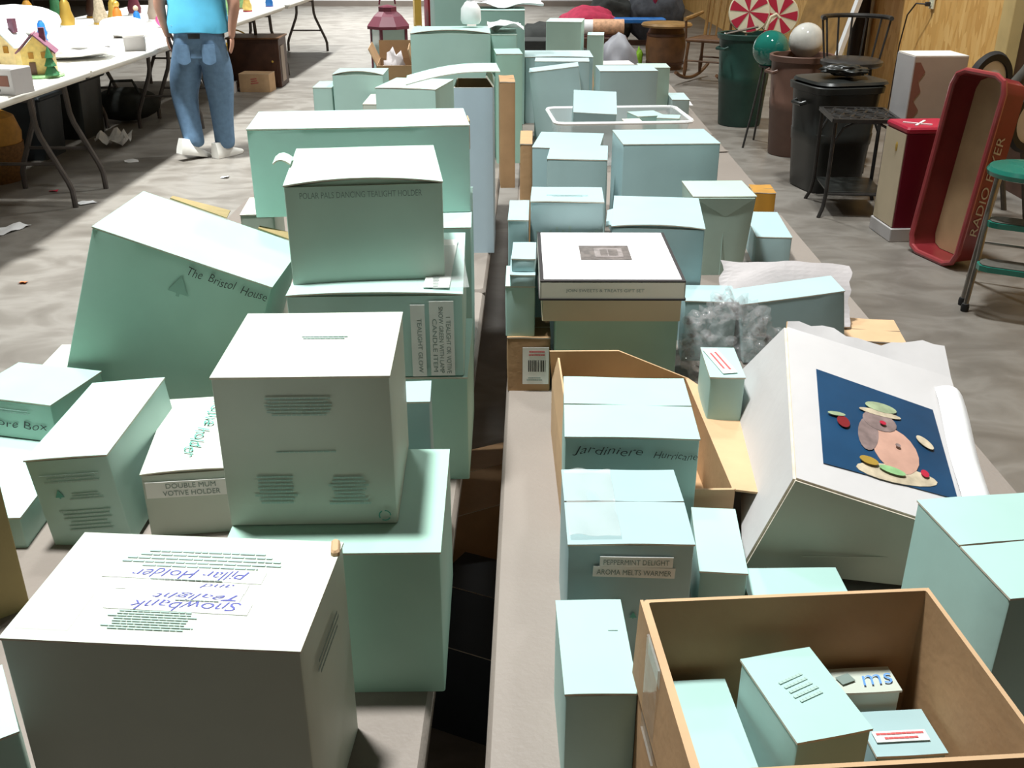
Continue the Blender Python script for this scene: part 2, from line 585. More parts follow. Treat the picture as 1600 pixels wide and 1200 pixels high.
BOX = {
 'L1': (-0.302, 0.708, 0.74, 0.249, 0.154, 0.225, -0.0475, 0, 0), 'L0': (-0.516, 0.65, 0.74, 0.12, 0.1, 0.12, 0.5904, 0, 0),
 'L2': (-0.202, 0.937, 0.74, 0.22, 0.215, 0.178, 0.0335, 0, 0), 'L3': (-0.229, 0.968, 0.9215, 0.175, 0.175, 0.168, 0.0467, 0, 0),
 'L4': (-0.151, 1.143, 0.74, 0.049, 0.061, 0.21, 0.0653, 0, 0), 'L12': (-0.58, 1.214, 0.744, 0.109, 0.223, 0.133, -0.002, 0.03, -0.0936),
 'L13': (-0.468, 1.246, 0.74, 0.125, 0.229, 0.095, 0.1667, 0, 0), 'L11': (-0.765, 1.375, 0.789, 0.15, 0.126, 0.06, -0.2136, 0, 0),
 'L14b': (-0.76, 1.25, 0.74, 0.17, 0.32, 0.045, 0.05, 0, 0), 'L14': (-0.762, 1.556, 0.74, 0.146, 0.154, 0.066, 0.0582, 0, 0),
 'L15': (-0.729, 0.962, 0.74, 0.2, 0.15, 0.225, 0.6981, 0, 0), 'L10': (-0.618, 1.558, 0.790, 0.28, 0.219, 0.254, 0, 0, 0.3448),
 'L6': (-0.221, 1.431, 0.909, 0.241, 0.297, 0.121, 0.0503, 0, 0), 'L6b': (-0.216, 1.399, 0.74, 0.25, 0.231, 0.165, 0.0224, 0, 0),
 'L7': (-0.245, 1.455, 1.0335, 0.214, 0.246, 0.138, 0.1425, 0, 0), 'L8': (-0.247, 1.76, 0.74, 0.28, 0.284, 0.288, 0.0454, 0, 0),
 'L9': (-0.302, 1.782, 1.032, 0.373, 0.171, 0.148, 0.1275, 0, 0), 'L9s': (-0.528, 1.903, 0.74, 0.064, 0.132, 0.25, 0.1165, 0, 0),
 'LB': (-0.139, 2.49, 0.74, 0.093, 0.16, 0.404, 0.0197, 0, 0), 'LA': (-0.347, 3.051, 0.74, 0.181, 0.211, 0.32, -0.1743, 0, 0),
 'LA2': (-0.497, 3.271, 0.74, 0.066, 0.205, 0.24, 0.0221, 0, 0), 'L17': (-0.576, 3.464, 0.74, 0.167, 0.159, 0.3, 0.0146, 0, 0),
 'L18': (-0.695, 3.446, 0.74, 0.063, 0.147, 0.26, 0.03, 0, 0), 'L19': (-0.28, 3.607, 0.74, 0.266, 0.252, 0.42, 0.0577, 0, 0),
 'L20': (-0.327, 4.1, 0.74, 0.123, 0.2, 0.58, 0.178, 0, 0), 'G1': (-0.082, 3.516, 0.74, 0.087, 0.152, 0.36, 0.0948, 0, 0),
 'G3': (-0.077, 3.158, 0.74, 0.046, 0.141, 0.32, 0.0576, 0, 0), 'G4': (-0.129, 4.285, 0.74, 0.193, 0.214, 0.44, 0.0236, 0, 0),
 'G5': (-0.103, 3.76, 0.74, 0.092, 0.212, 0.4, 0.0377, 0, 0), 'CB': (-0.561, 4.243, 0.74, 0.142, 0.264, 0.24, 0.0895, 0, 0),
 'R1': (0.065, 0.766, 0.74, 0.066, 0.137, 0.12, 0.0408, 0, 0), 'R2': (0.236, 0.618, 0.74, 0.255, 0.196, 0.222, 0.0879, 0, 0),
 'R3': (0.50, 0.837, 0.74, 0.152, 0.169, 0.198, 0.1502, 0, 0), 'R4': (0.108, 0.961, 0.74, 0.134, 0.156, 0.157, 0.0179, 0, 0),
 'R5': (0.131, 1.188, 0.745, 0.168, 0.179, 0.165, -0.0204, 0, 0), 'R6': (0.151, 1.273, 0.74, 0.218, 0.346, 0.095, 0.037, 0, 0),
 'R8': (-0.002, 1.645, 0.74, 0.075, 0.096, 0.1, 0.0143, 0, 0), 'R9': (-0.017, 1.657, 0.843, 0.05, 0.111, 0.089, 0.0054, 0, 0),
 'R10b': (-0.013, 1.651, 0.9355, 0.042, 0.106, 0.018, 0.0001, 0, 0), 'R10a': (-0.011, 1.661, 0.957, 0.04, 0.096, 0.02, -0.0142, 0, 0),
 'R11': (-0.022, 1.806, 0.74, 0.036, 0.139, 0.27, -0.0053, 0, 0), 'R12': (0.068, 1.845, 0.74, 0.134, 0.111, 0.29, -0.0226, 0, 0),
 'R13': (0.13, 1.639, 0.909, 0.232, 0.274, 0.07, 0.0131, 0, 0), 'R14': (0.146, 1.632, 0.74, 0.204, 0.175, 0.165, -0.0155, 0, 0),
 'R15': (0.254, 1.96, 0.74, 0.176, 0.235, 0.227, -0.0955, 0, 0), 'R16': (0.438, 2.306, 0.74, 0.144, 0.15, 0.19, 0.0388, 0, 0),
 'R17': (0.592, 2.432, 0.74, 0.084, 0.23, 0.07, -0.0644, 0, 0), 'R18': (0.34, 2.565, 0.74, 0.241, 0.186, 0.26, 0.0716, 0, 0),
 'R19a': (0.116, 2.466, 0.74, 0.144, 0.166, 0.24, -0.073, 0, 0), 'R19b': (0.102, 2.716, 0.74, 0.175, 0.213, 0.22, -0.1218, 0, 0),
 'BIN': (0.299, 3.531, 0.74, 0.455, 0.301, 0.15, 0.0914, 0, 0), 'R22': (0.215, 3.60, 0.788, 0.148, 0.13, 0.16, -0.02, 0.45, 0.04),
 'R23': (0.113, 3.822, 0.752, 0.181, 0.117, 0.26, -0.0186, 0, -0.125), 'R24': (0.115, 3.964, 0.74, 0.205, 0.115, 0.28, -0.0281, 0, 0),
 'R25': (0.108, 4.327, 0.74, 0.277, 0.233, 0.26, 0.0179, 0, 0), 'R26': (0.375, 4.115, 0.74, 0.227, 0.171, 0.23, 0.0483, 0, 0),
 'R26b': (0.538, 4.599, 0.74, 0.131, 0.141, 0.18, 0.0126, 0, 0), 'R27': (0.646, 4.521, 0.74, 0.075, 0.195, 0.06, 0.0006, 0, 0),
 'R29': (0.164, 5.191, 0.74, 0.172, 0.2, 0.32, -0.1159, 0, 0), 'R29b': (0.313, 5.156, 0.74, 0.079, 0.15, 0.26, -0.0826, 0, 0),
 'R30': (0.338, 1.78, 0.74, 0.096, 0.09, 0.118, -0.0569, 0, 0), 'R31': (0.495, 1.765, 0.757, 0.19, 0.085, 0.115, 0.03, 0, -0.14),
 'R33': (0.287, 1.359, 0.74, 0.05, 0.11, 0.16, -0.0292, 0, 0), 'R36': (0.229, 1.01, 0.74, 0.054, 0.137, 0.08, -0.0748, 0, 0),
 'R37': (0.312, 0.962, 0.74, 0.116, 0.063, 0.05, 0.0309, 0, 0), 'R39': (0.665, 2.838, 0.74, 0.062, 0.095, 0.06, -0.0347, 0, 0),
 'R35': (0.658, 1.795, 0.74, 0.109, 0.12, 0.04, -0.1244, 0, 0),
}
GL = 'mint cartons on the row of tables left of the gap'
GR = 'mint cartons on the row of tables right of the gap'


def carton(key, label, m='mint', lid='tuck', gap=0.0, name='carton', cat='box', group=None, taper=1.0, edge='carton_edge', inner=None, seed=None, notch=False, rolled=0.0):
    x, y, z, w, d, h, rz, rx, ry = BOX[key]
    root = thing(name, label, cat, (x, y, z), (rx, ry, rz), group)
    t = 0.0028
    b = MB()
    shell(b, w, d, h, m, inner or 'kraft_pale', edge, t=t, bulge=0.0015 + 0.004 * min(w, d) * (1 if seed is None else 2), taper=taper)
    b.build('body', root, smooth=True)
    e = 0.0004
    ph = sum(map(ord, key)) * .37
    if lid == 'tuck':
        def fn(u, v):
            X = (u - .5) * (w + .0012)
            Y = (v - .5) * (d + .0012)
            f = (1 - v) ** 1.6
            z_ = h + e + gap * f * (max(0, 1 - (2 * u - 1) ** 2)) + 0.0003 * math.sin(5 * u + ph) * math.sin(4 * v + ph)
            if rolled and v < .02:
                z_ -= 0.0
            return (X, Y, z_)
        lb = MB()
        lb.sheet(fn, 12, 5, 0.0022, m, medge=edge)
        lo = lb.build('lid', root, smooth=True)
        if gap > .001:
            tb = MB()
            tb.sheet(lambda u, v: ((u - .5) * (w - .016), -d / 2 + t + .0012 + .0015 * v, h - .02 + v * (.0195 + .9 * gap * max(0, 1 - (2 * u - 1) ** 2))), 10, 2, 0.0012, m, medge=edge)
            tb.build('tuck_flap', lo)
    elif lid == 'seam':
        for s, nm in ((-1, 'flap'), (1, 'flap')):
            def fn(u, v, s=s):
                X = (u - .5) * (w + .001)
                Y0, Y1 = (-d / 2 - .0006, -.0009) if s < 0 else (.0009, d / 2 + .0006)
                Y = Y0 + (Y1 - Y0) * v
                q = v if s < 0 else 1 - v
                return (X, Y, h + e + gap * q + .0006 * math.sin(6 * u + ph + s))
            lb = MB()
            lb.sheet(fn, 8, 3, 0.0022, m, medge=edge)
            lb.build('flap', root, smooth=True)
    return root, w, d, h


def flap(root, w, d, h, side, ang, ln, m, medge='carton_edge', curl=0.0, name='flap', trim=0.0, t=0.0028, shift=0.0):
    """open flap hinged on the rim: ang 0 = straight up, positive falls outwards"""
    b = MB()
    a = R(ang)

    def fn(u, v):
        L = ln * v
        aa = a + curl * v
        o, zz = L * math.sin(aa), L * math.cos(aa)
        if side in 'FB':
            X = (u - .5) * (w - 2 * trim * v) + shift * v
            Y = (-d / 2 - o) if side == 'F' else (d / 2 + o)
        else:
            Y = (u - .5) * (d - 2 * trim * v) + shift * v
            X = (-w / 2 - o) if side == 'L' else (w / 2 + o)
        return (X, Y, h + zz)
    b.sheet(fn, 6, 5, t, m, medge=medge)
    return b.build(name, root, smooth=True)


def open_carton(key, label, m='kraft', flaps=(), name='open_carton', cat='box', inner=None, group=None):
    x, y, z, w, d, h, rz, rx, ry = BOX[key]
    root = thing(name, label, cat, (x, y, z), (rx, ry, rz), group)
    b = MB()
    shell(b, w, d, h, m, inner or m, 'kraft_pale', t=0.004, bulge=0.003)
    b.build('body', root, smooth=True)
    for f in flaps:
        flap(root, w, d, h, *f[:3], f[3] if len(f) > 3 else m, 'kraft_pale', **(f[4] if len(f) > 4 else {}))
    return root, w, d, h


# ================================================================== the hall
b = MB()
b.box((-3.5, 10.25, -0.05), (13.2, 22.5, 0.1), 'concrete')
struct(b.build('floor'))
b = MB()
b.box((3.0, 10.25, 1.5), (0.1, 22.5, 3.0), 'osb')
struct(b.build('wall_right'))
b = MB()
b.box((-3.5, 21.05, 1.5), (13.2, 0.1, 3.0), 'far_wall')
struct(b.build('wall_back'))
b = MB()
b.box((-3.5, 20.985, 0.05), (12.9, 0.03, 0.1), 'plastic_beige')
struct(b.build('baseboard_back'))
b = MB()
b.box((-10.05, 10.25, 1.5), (0.1, 22.5, 3.0), 'dark_wall')
struct(b.build('wall_left'))
for i, (y, w) in enumerate(((9.75, 0.30), (6.42, 0.16), (13.0, 0.16), (3.6, 0.16))):
    b = MB()
    b.box((2.905, y, 1.5), (0.088, w, 3.0), 'lumber', bev=.004)
    struct(b.build('trim_%d' % (i + 1)))
b = MB()
b.box((2.94, 6.0, 1.5), (0.02, 0.66, 3.0), 'wood_dark')
struct(b.build('trim_5'))
# conduit pipe by the post and outlet with cord
b = MB()
b.tube([(2.86, 9.25, 0), (2.86, 9.25, 3.0)], 0.075, 'black_trim', 12)
tag(b.build('drain_pipe', smooth=True), 'black vertical pipe running up the particle board wall beside the post', 'pipe')
t = thing('wall_outlet', 'cream electrical outlet on the particle board wall with a cord plugged in', 'outlet', (2.94, 7.85, 0.985))
b = MB(); b.box((-0.004, 0, 0), (0.012, 0.085, 0.125), 'outlet', bev=.003); b.build('cover_plate', t)
for s in (-1, 1):
    b = MB(); b.box((-0.012, 0, s * .03), (0.006, 0.035, 0.03), 'outlet', bev=.004); b.build('socket', t)
b = MB(); b.box((-0.03, 0.01, -.03), (0.035, 0.03, 0.03), 'black_trim', bev=.004); b.build('plug', t)
b = MB()
b.tube([(-0.045, 0.01, -.03), (-0.09, 0.08, -.03), (-0.10, .2, -.12), (-0.08, 0.33, -.35), (-0.06, 0.4, -.6), (-0.06, .42, -.93)], 0.006, 'black_trim', 6)
b.build('cord', t, smooth=True)


# ------------------------------------------------------------------ folding tables
def folding_table(label, cx, y0, y1, group, topm='plastic_beige', w=0.76, z=0.74):
    L = y1 - y0
    t = thing('folding_table', label, 'table', (cx, (y0 + y1) / 2, 0), (0, 0, 0), group)
    b = MB()
    b.box((0, 0, z - .0175), (w, L, .035), topm, bev=.008)
    b.box((0, 0, z - .04), (w - .05, L - .05, .02), topm)
    b.build('table_top', t, smooth=True)
    for s in (-1, 1):
        Y = s * (L / 2 - .22)
        for q in (-1, 1):
            b = MB()
            b.tube([(q * .10, Y, z - .05), (q * .11, Y, .46), (q * .125, Y, .40), (q * .235, Y, .15), (q * .25, Y, .10), (q * .252, Y, 0.0)], .0165, 'leg_dark', 8)
            b.build('leg', t, smooth=True)
        b = MB()
        b.tube([(-.19, Y, .25), (.19, Y, .25)], .010, 'leg_dark', 6)
        b.build('cross_bar', t, smooth=True)
        b = MB()
        b.tube([(-.11, Y, .60), (.11, Y, .60)], .010, 'leg_dark', 6)
        b.build('cross_bar', t, smooth=True)
        b = MB()
        b.tube([(0, Y, .60), (0, Y - s * .38, z - .05)], .009, 'leg_dark', 6)
        b.build('brace', t, smooth=True)
    return t


LX, RX = -0.102 - .38, -0.041 + .38
for i, (y0, y1) in enumerate(((0.30, 2.12), (2.13, 3.95), (3.96, 5.78))):
    pl = ('nearest the camera', 'in the middle of its row', 'at the far end of its row')[i]
    folding_table('beige folding table left of the gap, ' + pl, LX, y0 + (.26 if i == 0 else 0), y1, 'folding tables under the mint cartons')
    folding_table('beige folding table right of the gap, ' + pl, RX, y0 + (.16 if i == 0 else 0), y1 + (.35 if i == 2 else 0), 'folding tables under the mint cartons')
for i, (y0, y1) in enumerate(((3.39, 5.82), (5.83, 8.26), (8.27, 10.7), (10.9, 13.6))):
    pl = ('nearest the camera', 'where the man stands', 'beyond the man', 'farthest away')[i]
    folding_table('white folding display table along the aisle, ' + pl, -2.89, y0, y1, 'white display tables on the left', 'plastic_white')
    if i in (1, 2):
        folding_table('white folding display table in the second row, ' + pl, -3.66, y0, y1, 'white display tables on the left', 'plastic_white')

# ================================================================== cartons left of the gap
r, w, d, h = carton('L1', 'large pale carton in the left foreground with handwritten snowbank labels on top', 'mint_pale', group=GL)
T = frame('top', w, d, h)
dashes(r, T, .005, .040, .15, .028, 5, 'ink_soft', seed=3)
dashes(r, T, -.01, -.048, .085, .026, 8, 'ink_soft', seed=4)
for (u, v, a, bb) in ((-.005, .017, .145, .017), (.0, -.0005, .115, .014), (.004, -.014, .105, .012), (.006, -.0275, .125, .015)):
    strip_part(r, T, u, v, a, bb, 'label_white', rot=-1)
text_part(r, T, .0, .017, .105, .012, 'Pillar Holder', 'ink_blue', 180, .35, wave=.12, name='handwriting')
text_part(r, T, .03, .001, .03, .006, 'and', 'ink_blue', 180, .35, name='handwriting')
text_part(r, T, .016, -.0135, .075, .010, 'Tealight', 'ink_blue', 180, .35, wave=.12, name='handwriting')
text_part(r, T, .012, -.0275, .095, .012, 'Snowbank', 'ink_blue', 180, .35, wave=.12, name='handwriting')
dashes(r, T, .0, .008, .07, .003, 1, 'ink_grey', off=.0036, seed=6)
dashes(r, T, .02, -.0205, .05, .003, 1, 'ink_grey', off=.0036, seed=7)
strip_part(r, T, -.095, -.04, .045, .05, 'tape_clear', name='tape')
b = MB(); b.box((w / 2 - .004, d / 2 - .012, h + .004), (.008, .022, .008), 'kraft_pale', bev=.002, rz=.2); b.build('torn_corner', r)
dashes(r, frame('right', w, d, h), -.01, .07, .09, .02, 3, 'ink_grey', off=.004, seed=8)

r, w, d, h = carton('L0', 'low mint carton at the bottom left corner beside the snowbank carton', 'mint', group=GL)
r, w, d, h = carton('L2', 'wide mint carton carrying the cube carton, right edge over the gap', 'mint_green', group=GL)
r, w, d, h = carton('L3', 'cube shaped grey mint carton stacked on the wide carton', 'mint_pale', group=GL)
F = frame('front', w, d, h)
dashes(r, F, -.004, .055, .08, .022, 6, 'ink_soft', seed=11)
dashes(r, F, .0, .004, .075, .003, 1, 'ink_soft', seed=12)
dashes(r, F, -.035, -.04, .05, .035, 8, 'ink_soft', seed=13)
dashes(r, F, .04, -.042, .045, .035, 8, 'ink_soft', seed=14)
b = MB()
for a0 in (0, 120, 240):
    b.tube([(.006 * math.cos(R(a0 + q)), .006 * math.sin(R(a0 + q)), 0) for q in (0, 30, 60, 90)], .0007, 'ink_teal', 4, put(F, .075, -.072, .004))
b.build('recycling_mark', r)
dashes(r, frame('top', w, d, h), .01, .012, .05, .01, 2, 'ink_soft', seed=15)
r, w, d, h = carton('L4', 'slim mint carton tucked behind the cube carton', 'mint_blue', group=GL)

r, w, d, h = carton('L12', 'tall mint carton leaning left with a small tree emblem on its front', 'mint', gap=.0015, group=GL)
F = frame('front', w, d, h)
tri_part(r, F, -.022, .018, .012, 'ink_teal')
dashes(r, F, .012, .012, .05, .012, 3, 'ink_soft', seed=21)
dashes(r, F, .005, -.025, .07, .035, 6, 'ink_soft', seed=22)
dashes(r, F, .0, .04, .08, .015, 3, 'ink_soft', seed=23)
r, w, d, h = carton('L13', 'mint carton lettered double mum votive holder beside the cube carton', 'mint_pale', gap=.003, group=GL)
F = frame('front', w, d, h)
strip_part(r, F, -.002, .026, .112, .024, 'label_white', rot=-1, off=.0036)
text_part(r, F, .0, .0315, .064, .0075, 'DOUBLE MUM', 'ink_grey', -1, off=.0044)
text_part(r, F, .0, .0205, .074, .0075, 'VOTIVE HOLDER', 'ink_grey', -1, off=.0044)
T = frame('top', w, d, h)
text_part(r, T, .014, .052, .080, .022, 'Votive', 'ink_teal', -95, .3, off=.0062, wave=.1, name='handwriting')
text_part(r, T, .000, -.038, .085, .020, 'holder', 'ink_teal', -98, .3, off=.0062, wave=.1, name='handwriting')
text_part(r, T, .05, -.055, .05, .016, 'Mum', 'ink_teal', -97, .3, off=.0062, wave=.1, name='handwriting')
r, w, d, h = carton('L11', 'flat mint carton with a handwritten word on its front at the left edge', 'mint_green', gap=.001, group=GL)
F = frame('front', w, d, h)
text_part(r, F, .01, -.004, .11, .013, 'Score Box', 'ink_black', 0, .2, wave=.12, off=.0036, name='handwriting')
dashes(r, F, .0, .016, .09, .008, 2, 'ink_soft', seed=25)
carton('L14b', 'low flat mint carton lying under the handwritten flat carton', 'mint', group=GL)
carton('L14', 'flat white topped carton propping the tilted bristol house carton', 'mint_pale', group=GL)
r, w, d, h = carton('L15', 'brown kraft carton turned cornerwise at the left edge', 'kraft_dark', 'seam', name='kraft_carton')
F = frame('front', w, d, h)
dashes(r, F, .03, .0, .10, .08, 8, 'black_trim', seed=31)
b = MB(); b.tube([(0, -.012, 0), (0, .006, 0)], .0015, 'black_trim', 5, put(F, .06, -.02, .004)); b.prism([(-.008, .004), (.008, .004), (0, .018)], 0, .0004, 'black_trim', put(F, .06, -.02, .004)); b.build('up_arrow_mark', r)

# tilted carton
r, w, d, h = carton('L10', 'big green mint carton tilted to the right, handwritten the bristol house', 'mint_green', group=GL)
F = frame('front', w, d, h)
text_part(r, F, .075, .112, .125, .014, 'The  Bristol  House', 'ink_black', -1, .25, wave=.1, off=.0042, name='handwriting')
tri_part(r, F, .005, .085, .032, 'ink_faint', off=.0036)
for u0, ln_ in ((-.045, .10), (.095, .07)):
    b = MB()
    b.sheet(lambda u, v: (u0 + (u - .5) * ln_, d / 2 + .001 + .014 * v, h + .004 + .010 * u * v), 4, 2, .0025, 'kraft_dark')
    b.build('tape_flap', r)

carton('L6b', 'mint carton at the bottom of the stack under the taped carton', 'mint_green', group=GL)
r, w, d, h = carton('L6', 'taped mint carton with sideways paper labels under the polar pals carton', 'mint', gap=.004, group=GL)
F = frame('front', w, d, h)
strip_part(r, F, .058, -.005, .020, .108, 'label_white', off=.0042)
text_part(r, F, .060, -.012, .082, .0062, 'TEALIGHT GLOW', 'ink_grey', -90, off=.005)
strip_part(r, F, .091, -.002, .034, .112, 'label_white', off=.0042)
text_part(r, F, .100, -.012, .085, .0062, '1 TEALIGHT OR VOTIVE', 'ink_grey', -90, off=.005)
text_part(r, F, .090, -.004, .10, .0062, 'SNOW GREEN WITH LAMP', 'ink_grey', -90, off=.005)
text_part(r, F, .081, -.012, .080, .0062, 'CANDLE ITEM', 'ink_grey', -90, off=.005)
T = frame('top', w, d, h)
strip_part(r, T, .088, -.02, .036, .23, 'label_white', rot=-2, off=.0068, name='paper_label')
strip_part(r, T, .098, -.04, .05, .20, 'tape_clear', rot=4, off=.0078, name='tape')
dashes(r, T, .083, -.11, .010, .05, 8, 'ink_grey', seed=33, off=.0075)
r, w, d, h = carton('L7', 'mint carton lettered polar pals with its lid bowed open', 'mint_sage', gap=.0085, group=GL)
F = frame('front', w, d, h)
text_part(r, F, -.004, .058, .165, .0085, 'POLAR PALS DANCING TEALIGHT HOLDER', 'ink_grey', 0, off=.0042)
b = MB()
b.sheet(lambda u, v: (-w / 2 - .022 * u, d / 2 - .085 - .05 * v - .012 * u, h + .006 + .012 * math.sin(u * 2.2) - .006 * u), 4, 3, .002, 'mint_sage', medge='carton_edge')
b.build('side_flap', r, smooth=True)
carton('L8', 'mint carton holding up the long carton behind the polar pals carton', 'mint', group=GL)
r, w, d, h = carton('L9', 'long mint carton lying crosswise behind the polar pals carton', 'mint', group=GL)
b = MB(); b.box((w / 2 + .002, -.03, h - .02), (.002, .05, .05), 'kraft_pale', bev=.0008); b.build('tape_end', r)
carton('L9s', 'narrow pale carton peeking out left behind the long carton', 'mint_pale', group=GL)
r, w, d, h = carton('LB', 'tall narrow blue grey carton with its top gaping open beside the gap', 'blue_grey', lid=None, group=GL)
b = MB()
b.sheet(lambda u, v: ((u - .5) * (w + .13) - .06 + .012 * v, d / 2 - v * d * .96, h + .006 + .030 * u + .010 * math.sin(math.pi * u)), 8, 5, .0022, 'mint', medge='carton_edge')
b.build('lid', r, smooth=True)
flap(r, w, d, h, 'R', -35, .03, 'mint', name='side_flap')
carton('LA', 'mint carton standing just left of the tall gaping carton', 'mint', gap=.002, group=GL)
carton('LA2', 'thin low carton half hidden left of the tall gaping carton group', 'mint_pale', group=GL)
carton('L17', 'mint carton with a peaked half open lid at the left of the far group', 'mint', gap=.012, group=GL)
carton('L18', 'narrow mint carton leftmost of the far group', 'mint', group=GL)
carton('L19', 'large mint carton with a bowed white lid at the back of the left row', 'mint', gap=.012, group=GL)
carton('L20', 'tallest mint carton rising out of the frame behind the bowed lid carton', 'mint', group=GL)
carton('G1', 'tall green mint carton straddling the gap behind the kraft carton', 'mint_green', group=GL)
carton('G3', 'tall narrow kraft carton straddling the gap between the rows', 'kraft', 'seam', name='kraft_carton')
carton('G4', 'big mint carton at the far end with white cloth laid on its top', 'mint', group=GL)
carton('G5', 'small mint carton with crumpled white paper on its lid', 'mint', group=GL)
r, w, d, h = open_carton('CB', 'open kraft carton with tissue paper inside, left of the bowed lid carton', 'kraft', flaps=(('L', 25, .07), ('B', 5, .07), ('R', -15, .06)))

# ================================================================== cartons right of the gap
r, w, d, h = carton('R1', 'mint carton in the right foreground partly behind the open kraft carton', 'mint_dimmed', gap=.001, group=GR)
dashes(r, frame('top', w, d, h), .02, .02, .012, .006, 1, 'ink_soft', seed=41)
r, w, d, h = open_carton('R2', 'large open kraft carton in the right foreground holding small mint boxes', 'kraft', flaps=(('R', 172, .09), ('L', 178, .08)))
b = MB(); b.box((-w / 2 - .0045, .03, h - .05), (.002, .045, .1), 'tape_clear'); b.build('tape', r)
carton('R3', 'tall mint carton cut off by the right edge of the frame', 'mint_dimmed', 'seam', group=GR)
r, w, d, h = carton('R4', 'mint carton lettered peppermint delight with shiny tape on its lid', 'mint_blue', 'seam', gap=.004, group=GR)
F = frame('front', w, d, h)
strip_part(r, F, .006, .060, .078, .013, 'label_white', rot=-1, off=.0036)
strip_part(r, F, .004, .047, .088, .013, 'label_white', rot=-2, off=.0037)
text_part(r, F, .006, .060, .070, .0066, 'PEPPERMINT DELIGHT', 'ink_grey', -1, off=.0046)
text_part(r, F, .004, .047, .080, .0066, 'AROMA MELTS WARMER', 'ink_grey', -2, off=.0046)
tri_part(r, F, -.012, .006, .013, 'ink_teal', off=.0038)
tri_part(r, F, .006, -.009, .008, 'ink_teal', off=.0038)
T = frame('top', w, d, h)
b = MB()
b.sheet(lambda u, v: (-w / 2 + .002 + .055 * u, (v - .5) * d * .9, h + .0075 + .0022 * math.sin(9 * u + 5 * v) * math.cos(7 * v - 2 * u)), 10, 14, .0006, 'tape_clear')
b.build('tape', r, smooth=True)
r, w, d, h = carton('R5', 'mint carton handwritten jardiniere hurricane standing in an open kraft carton', 'mint_dimmed', 'seam', gap=.001, group=GR)
F = frame('front', w, d, h)
text_part(r, F, -.03, .066, .088, .015, 'Jardiniere', 'ink_black', -2, .3, wave=.1, off=.004, name='handwriting')
text_part(r, F, .055, .062, .055, .010, 'Hurricane', 'ink_black', -3, .3, wave=.1, off=.004, name='handwriting')
r, w, d, h = open_carton('R6', 'open kraft carton with raised flaps around the jardiniere carton', 'kraft_pale', inner='kraft',
                         flaps=(('L', -8, .05, 'kraft_pale', dict(trim=.09, shift=.06)), ('R', 92, .05, 'kraft_pale', dict(trim=.05, shift=-.06)), ('B', -12, .055, 'kraft_pale', dict(trim=.055, shift=-.06))))
r, w, d, h = carton('R8', 'brown kraft carton with a barcode label under the stacked mint cartons', 'kraft', 'seam', name='kraft_carton')
F = frame('front', w, d, h)
strip_part(r, F, .012, .0, .046, .07, 'label_white', off=.0036)
b = MB()
rnd = random.Random(5)
x = -.012
while x < .018:
    k = rnd.choice((.0008, .0014, .002))
    b.box((x, 0, 0), (k, .022, .0003), 'ink_black', put(F, .012, .0, .0042))
    x += k + rnd.choice((.001, .0016))
b.build('barcode', r)
dashes(r, F, .014, .024, .034, .012, 2, 'ink_red', seed=44, off=.0042)
dashes(r, F, .010, -.025, .03, .008, 2, 'ink_grey', seed=45, off=.0042)
carton('R9', 'mint carton on the barcode kraft carton below two flat boxes', 'mint', group=GR)
carton('R10b', 'lower of two flat mint boxes left of the white gift box', 'mint_blue', group=GR)
carton('R10a', 'upper of two flat mint boxes left of the white gift box', 'mint_blue', group=GR)
carton('R11', 'narrow mint carton edging the gap behind the white gift box', 'mint_blue', group=GR)
r, w, d, h = carton('R12', 'mint carton directly behind the white gift box at its left', 'mint_blue', gap=.001, group=GR)
dashes(r, frame('top', w, d, h), .0, -.015, .08, .012, 2, 'ink_soft', seed=46, off=.005)
dashes(r, frame('front', w, d, h), .0, .06, .085, .12, 10, 'ink_soft', rot=90, seed=47)
r, w, d, h = carton('R14', 'mint carton in shadow under the white gift box', 'mint_green', 'seam', group=GR)

# white gift box
x, y, z, w, d, h, rz, rx, ry = BOX['R13']
g = thing('gift_box', 'flat white gift box with black edging and a dark plaque on its lid', 'gift box', (x, y, z), (0, 0, rz))
b = MB(); shell(b, w - .008, d - .008, h - .004, 'cream_side', 'cream', 'cream', t=.003); b.build('base', g, smooth=True)
lb = MB()
lb.box((0, 0, h - .0015), (w, d, .003), 'black_trim')
lb.box((0, 0, h + .0003), (w - .012, d - .012, .0014), 'white_paper')
lo = lb.build('lid', g)
for (c, s) in (((0, -d / 2 + .001, h - .017), (w, .002, .03)), ((0, d / 2 - .001, h - .017), (w, .002, .03)), ((-w / 2 + .001, 0, h - .017), (.002, d, .03)), ((w / 2 - .001, 0, h - .017), (.002, d, .03))):
    b = MB(); b.box(c, s, 'cream'); b.build('lid_side', lo)
b = MB()
b.box((0, -d / 2 - .0002, h - .031), (w + .001, .003, .003), 'black_trim')
b.box((0, d / 2 + .0002, h - .031), (w + .001, .003, .003), 'black_trim')
b.box((-w / 2 - .0002, 0, h - .031), (.003, d, .003), 'black_trim')
b.box((w / 2 + .0002, 0, h - .031), (.003, d, .003), 'black_trim')
b.build('edge_trim', lo)
b = MB(); b.box((-.002, .008, h + .0014), (.086, .080, .0012), 'plaque'); pq = b.build('plaque', g)
b = MB(); b.box((.004, .006, h + .0022), (.048, .050, .0008), 'plaque_light'); b.box((-.004, .006, h + .0028), (.012, .034, .0006), 'plaque'); b.box((.012, .006, h + .0028), (.016, .034, .0006), 'plaque'); b.build('plaque_panel', pq)
text_part(g, frame('front', w, d, h), -.012, .0185, .125, .0062, 'JOIN SWEETS & TREATS GIFT SET', 'ink_grey', 0, off=.0014)

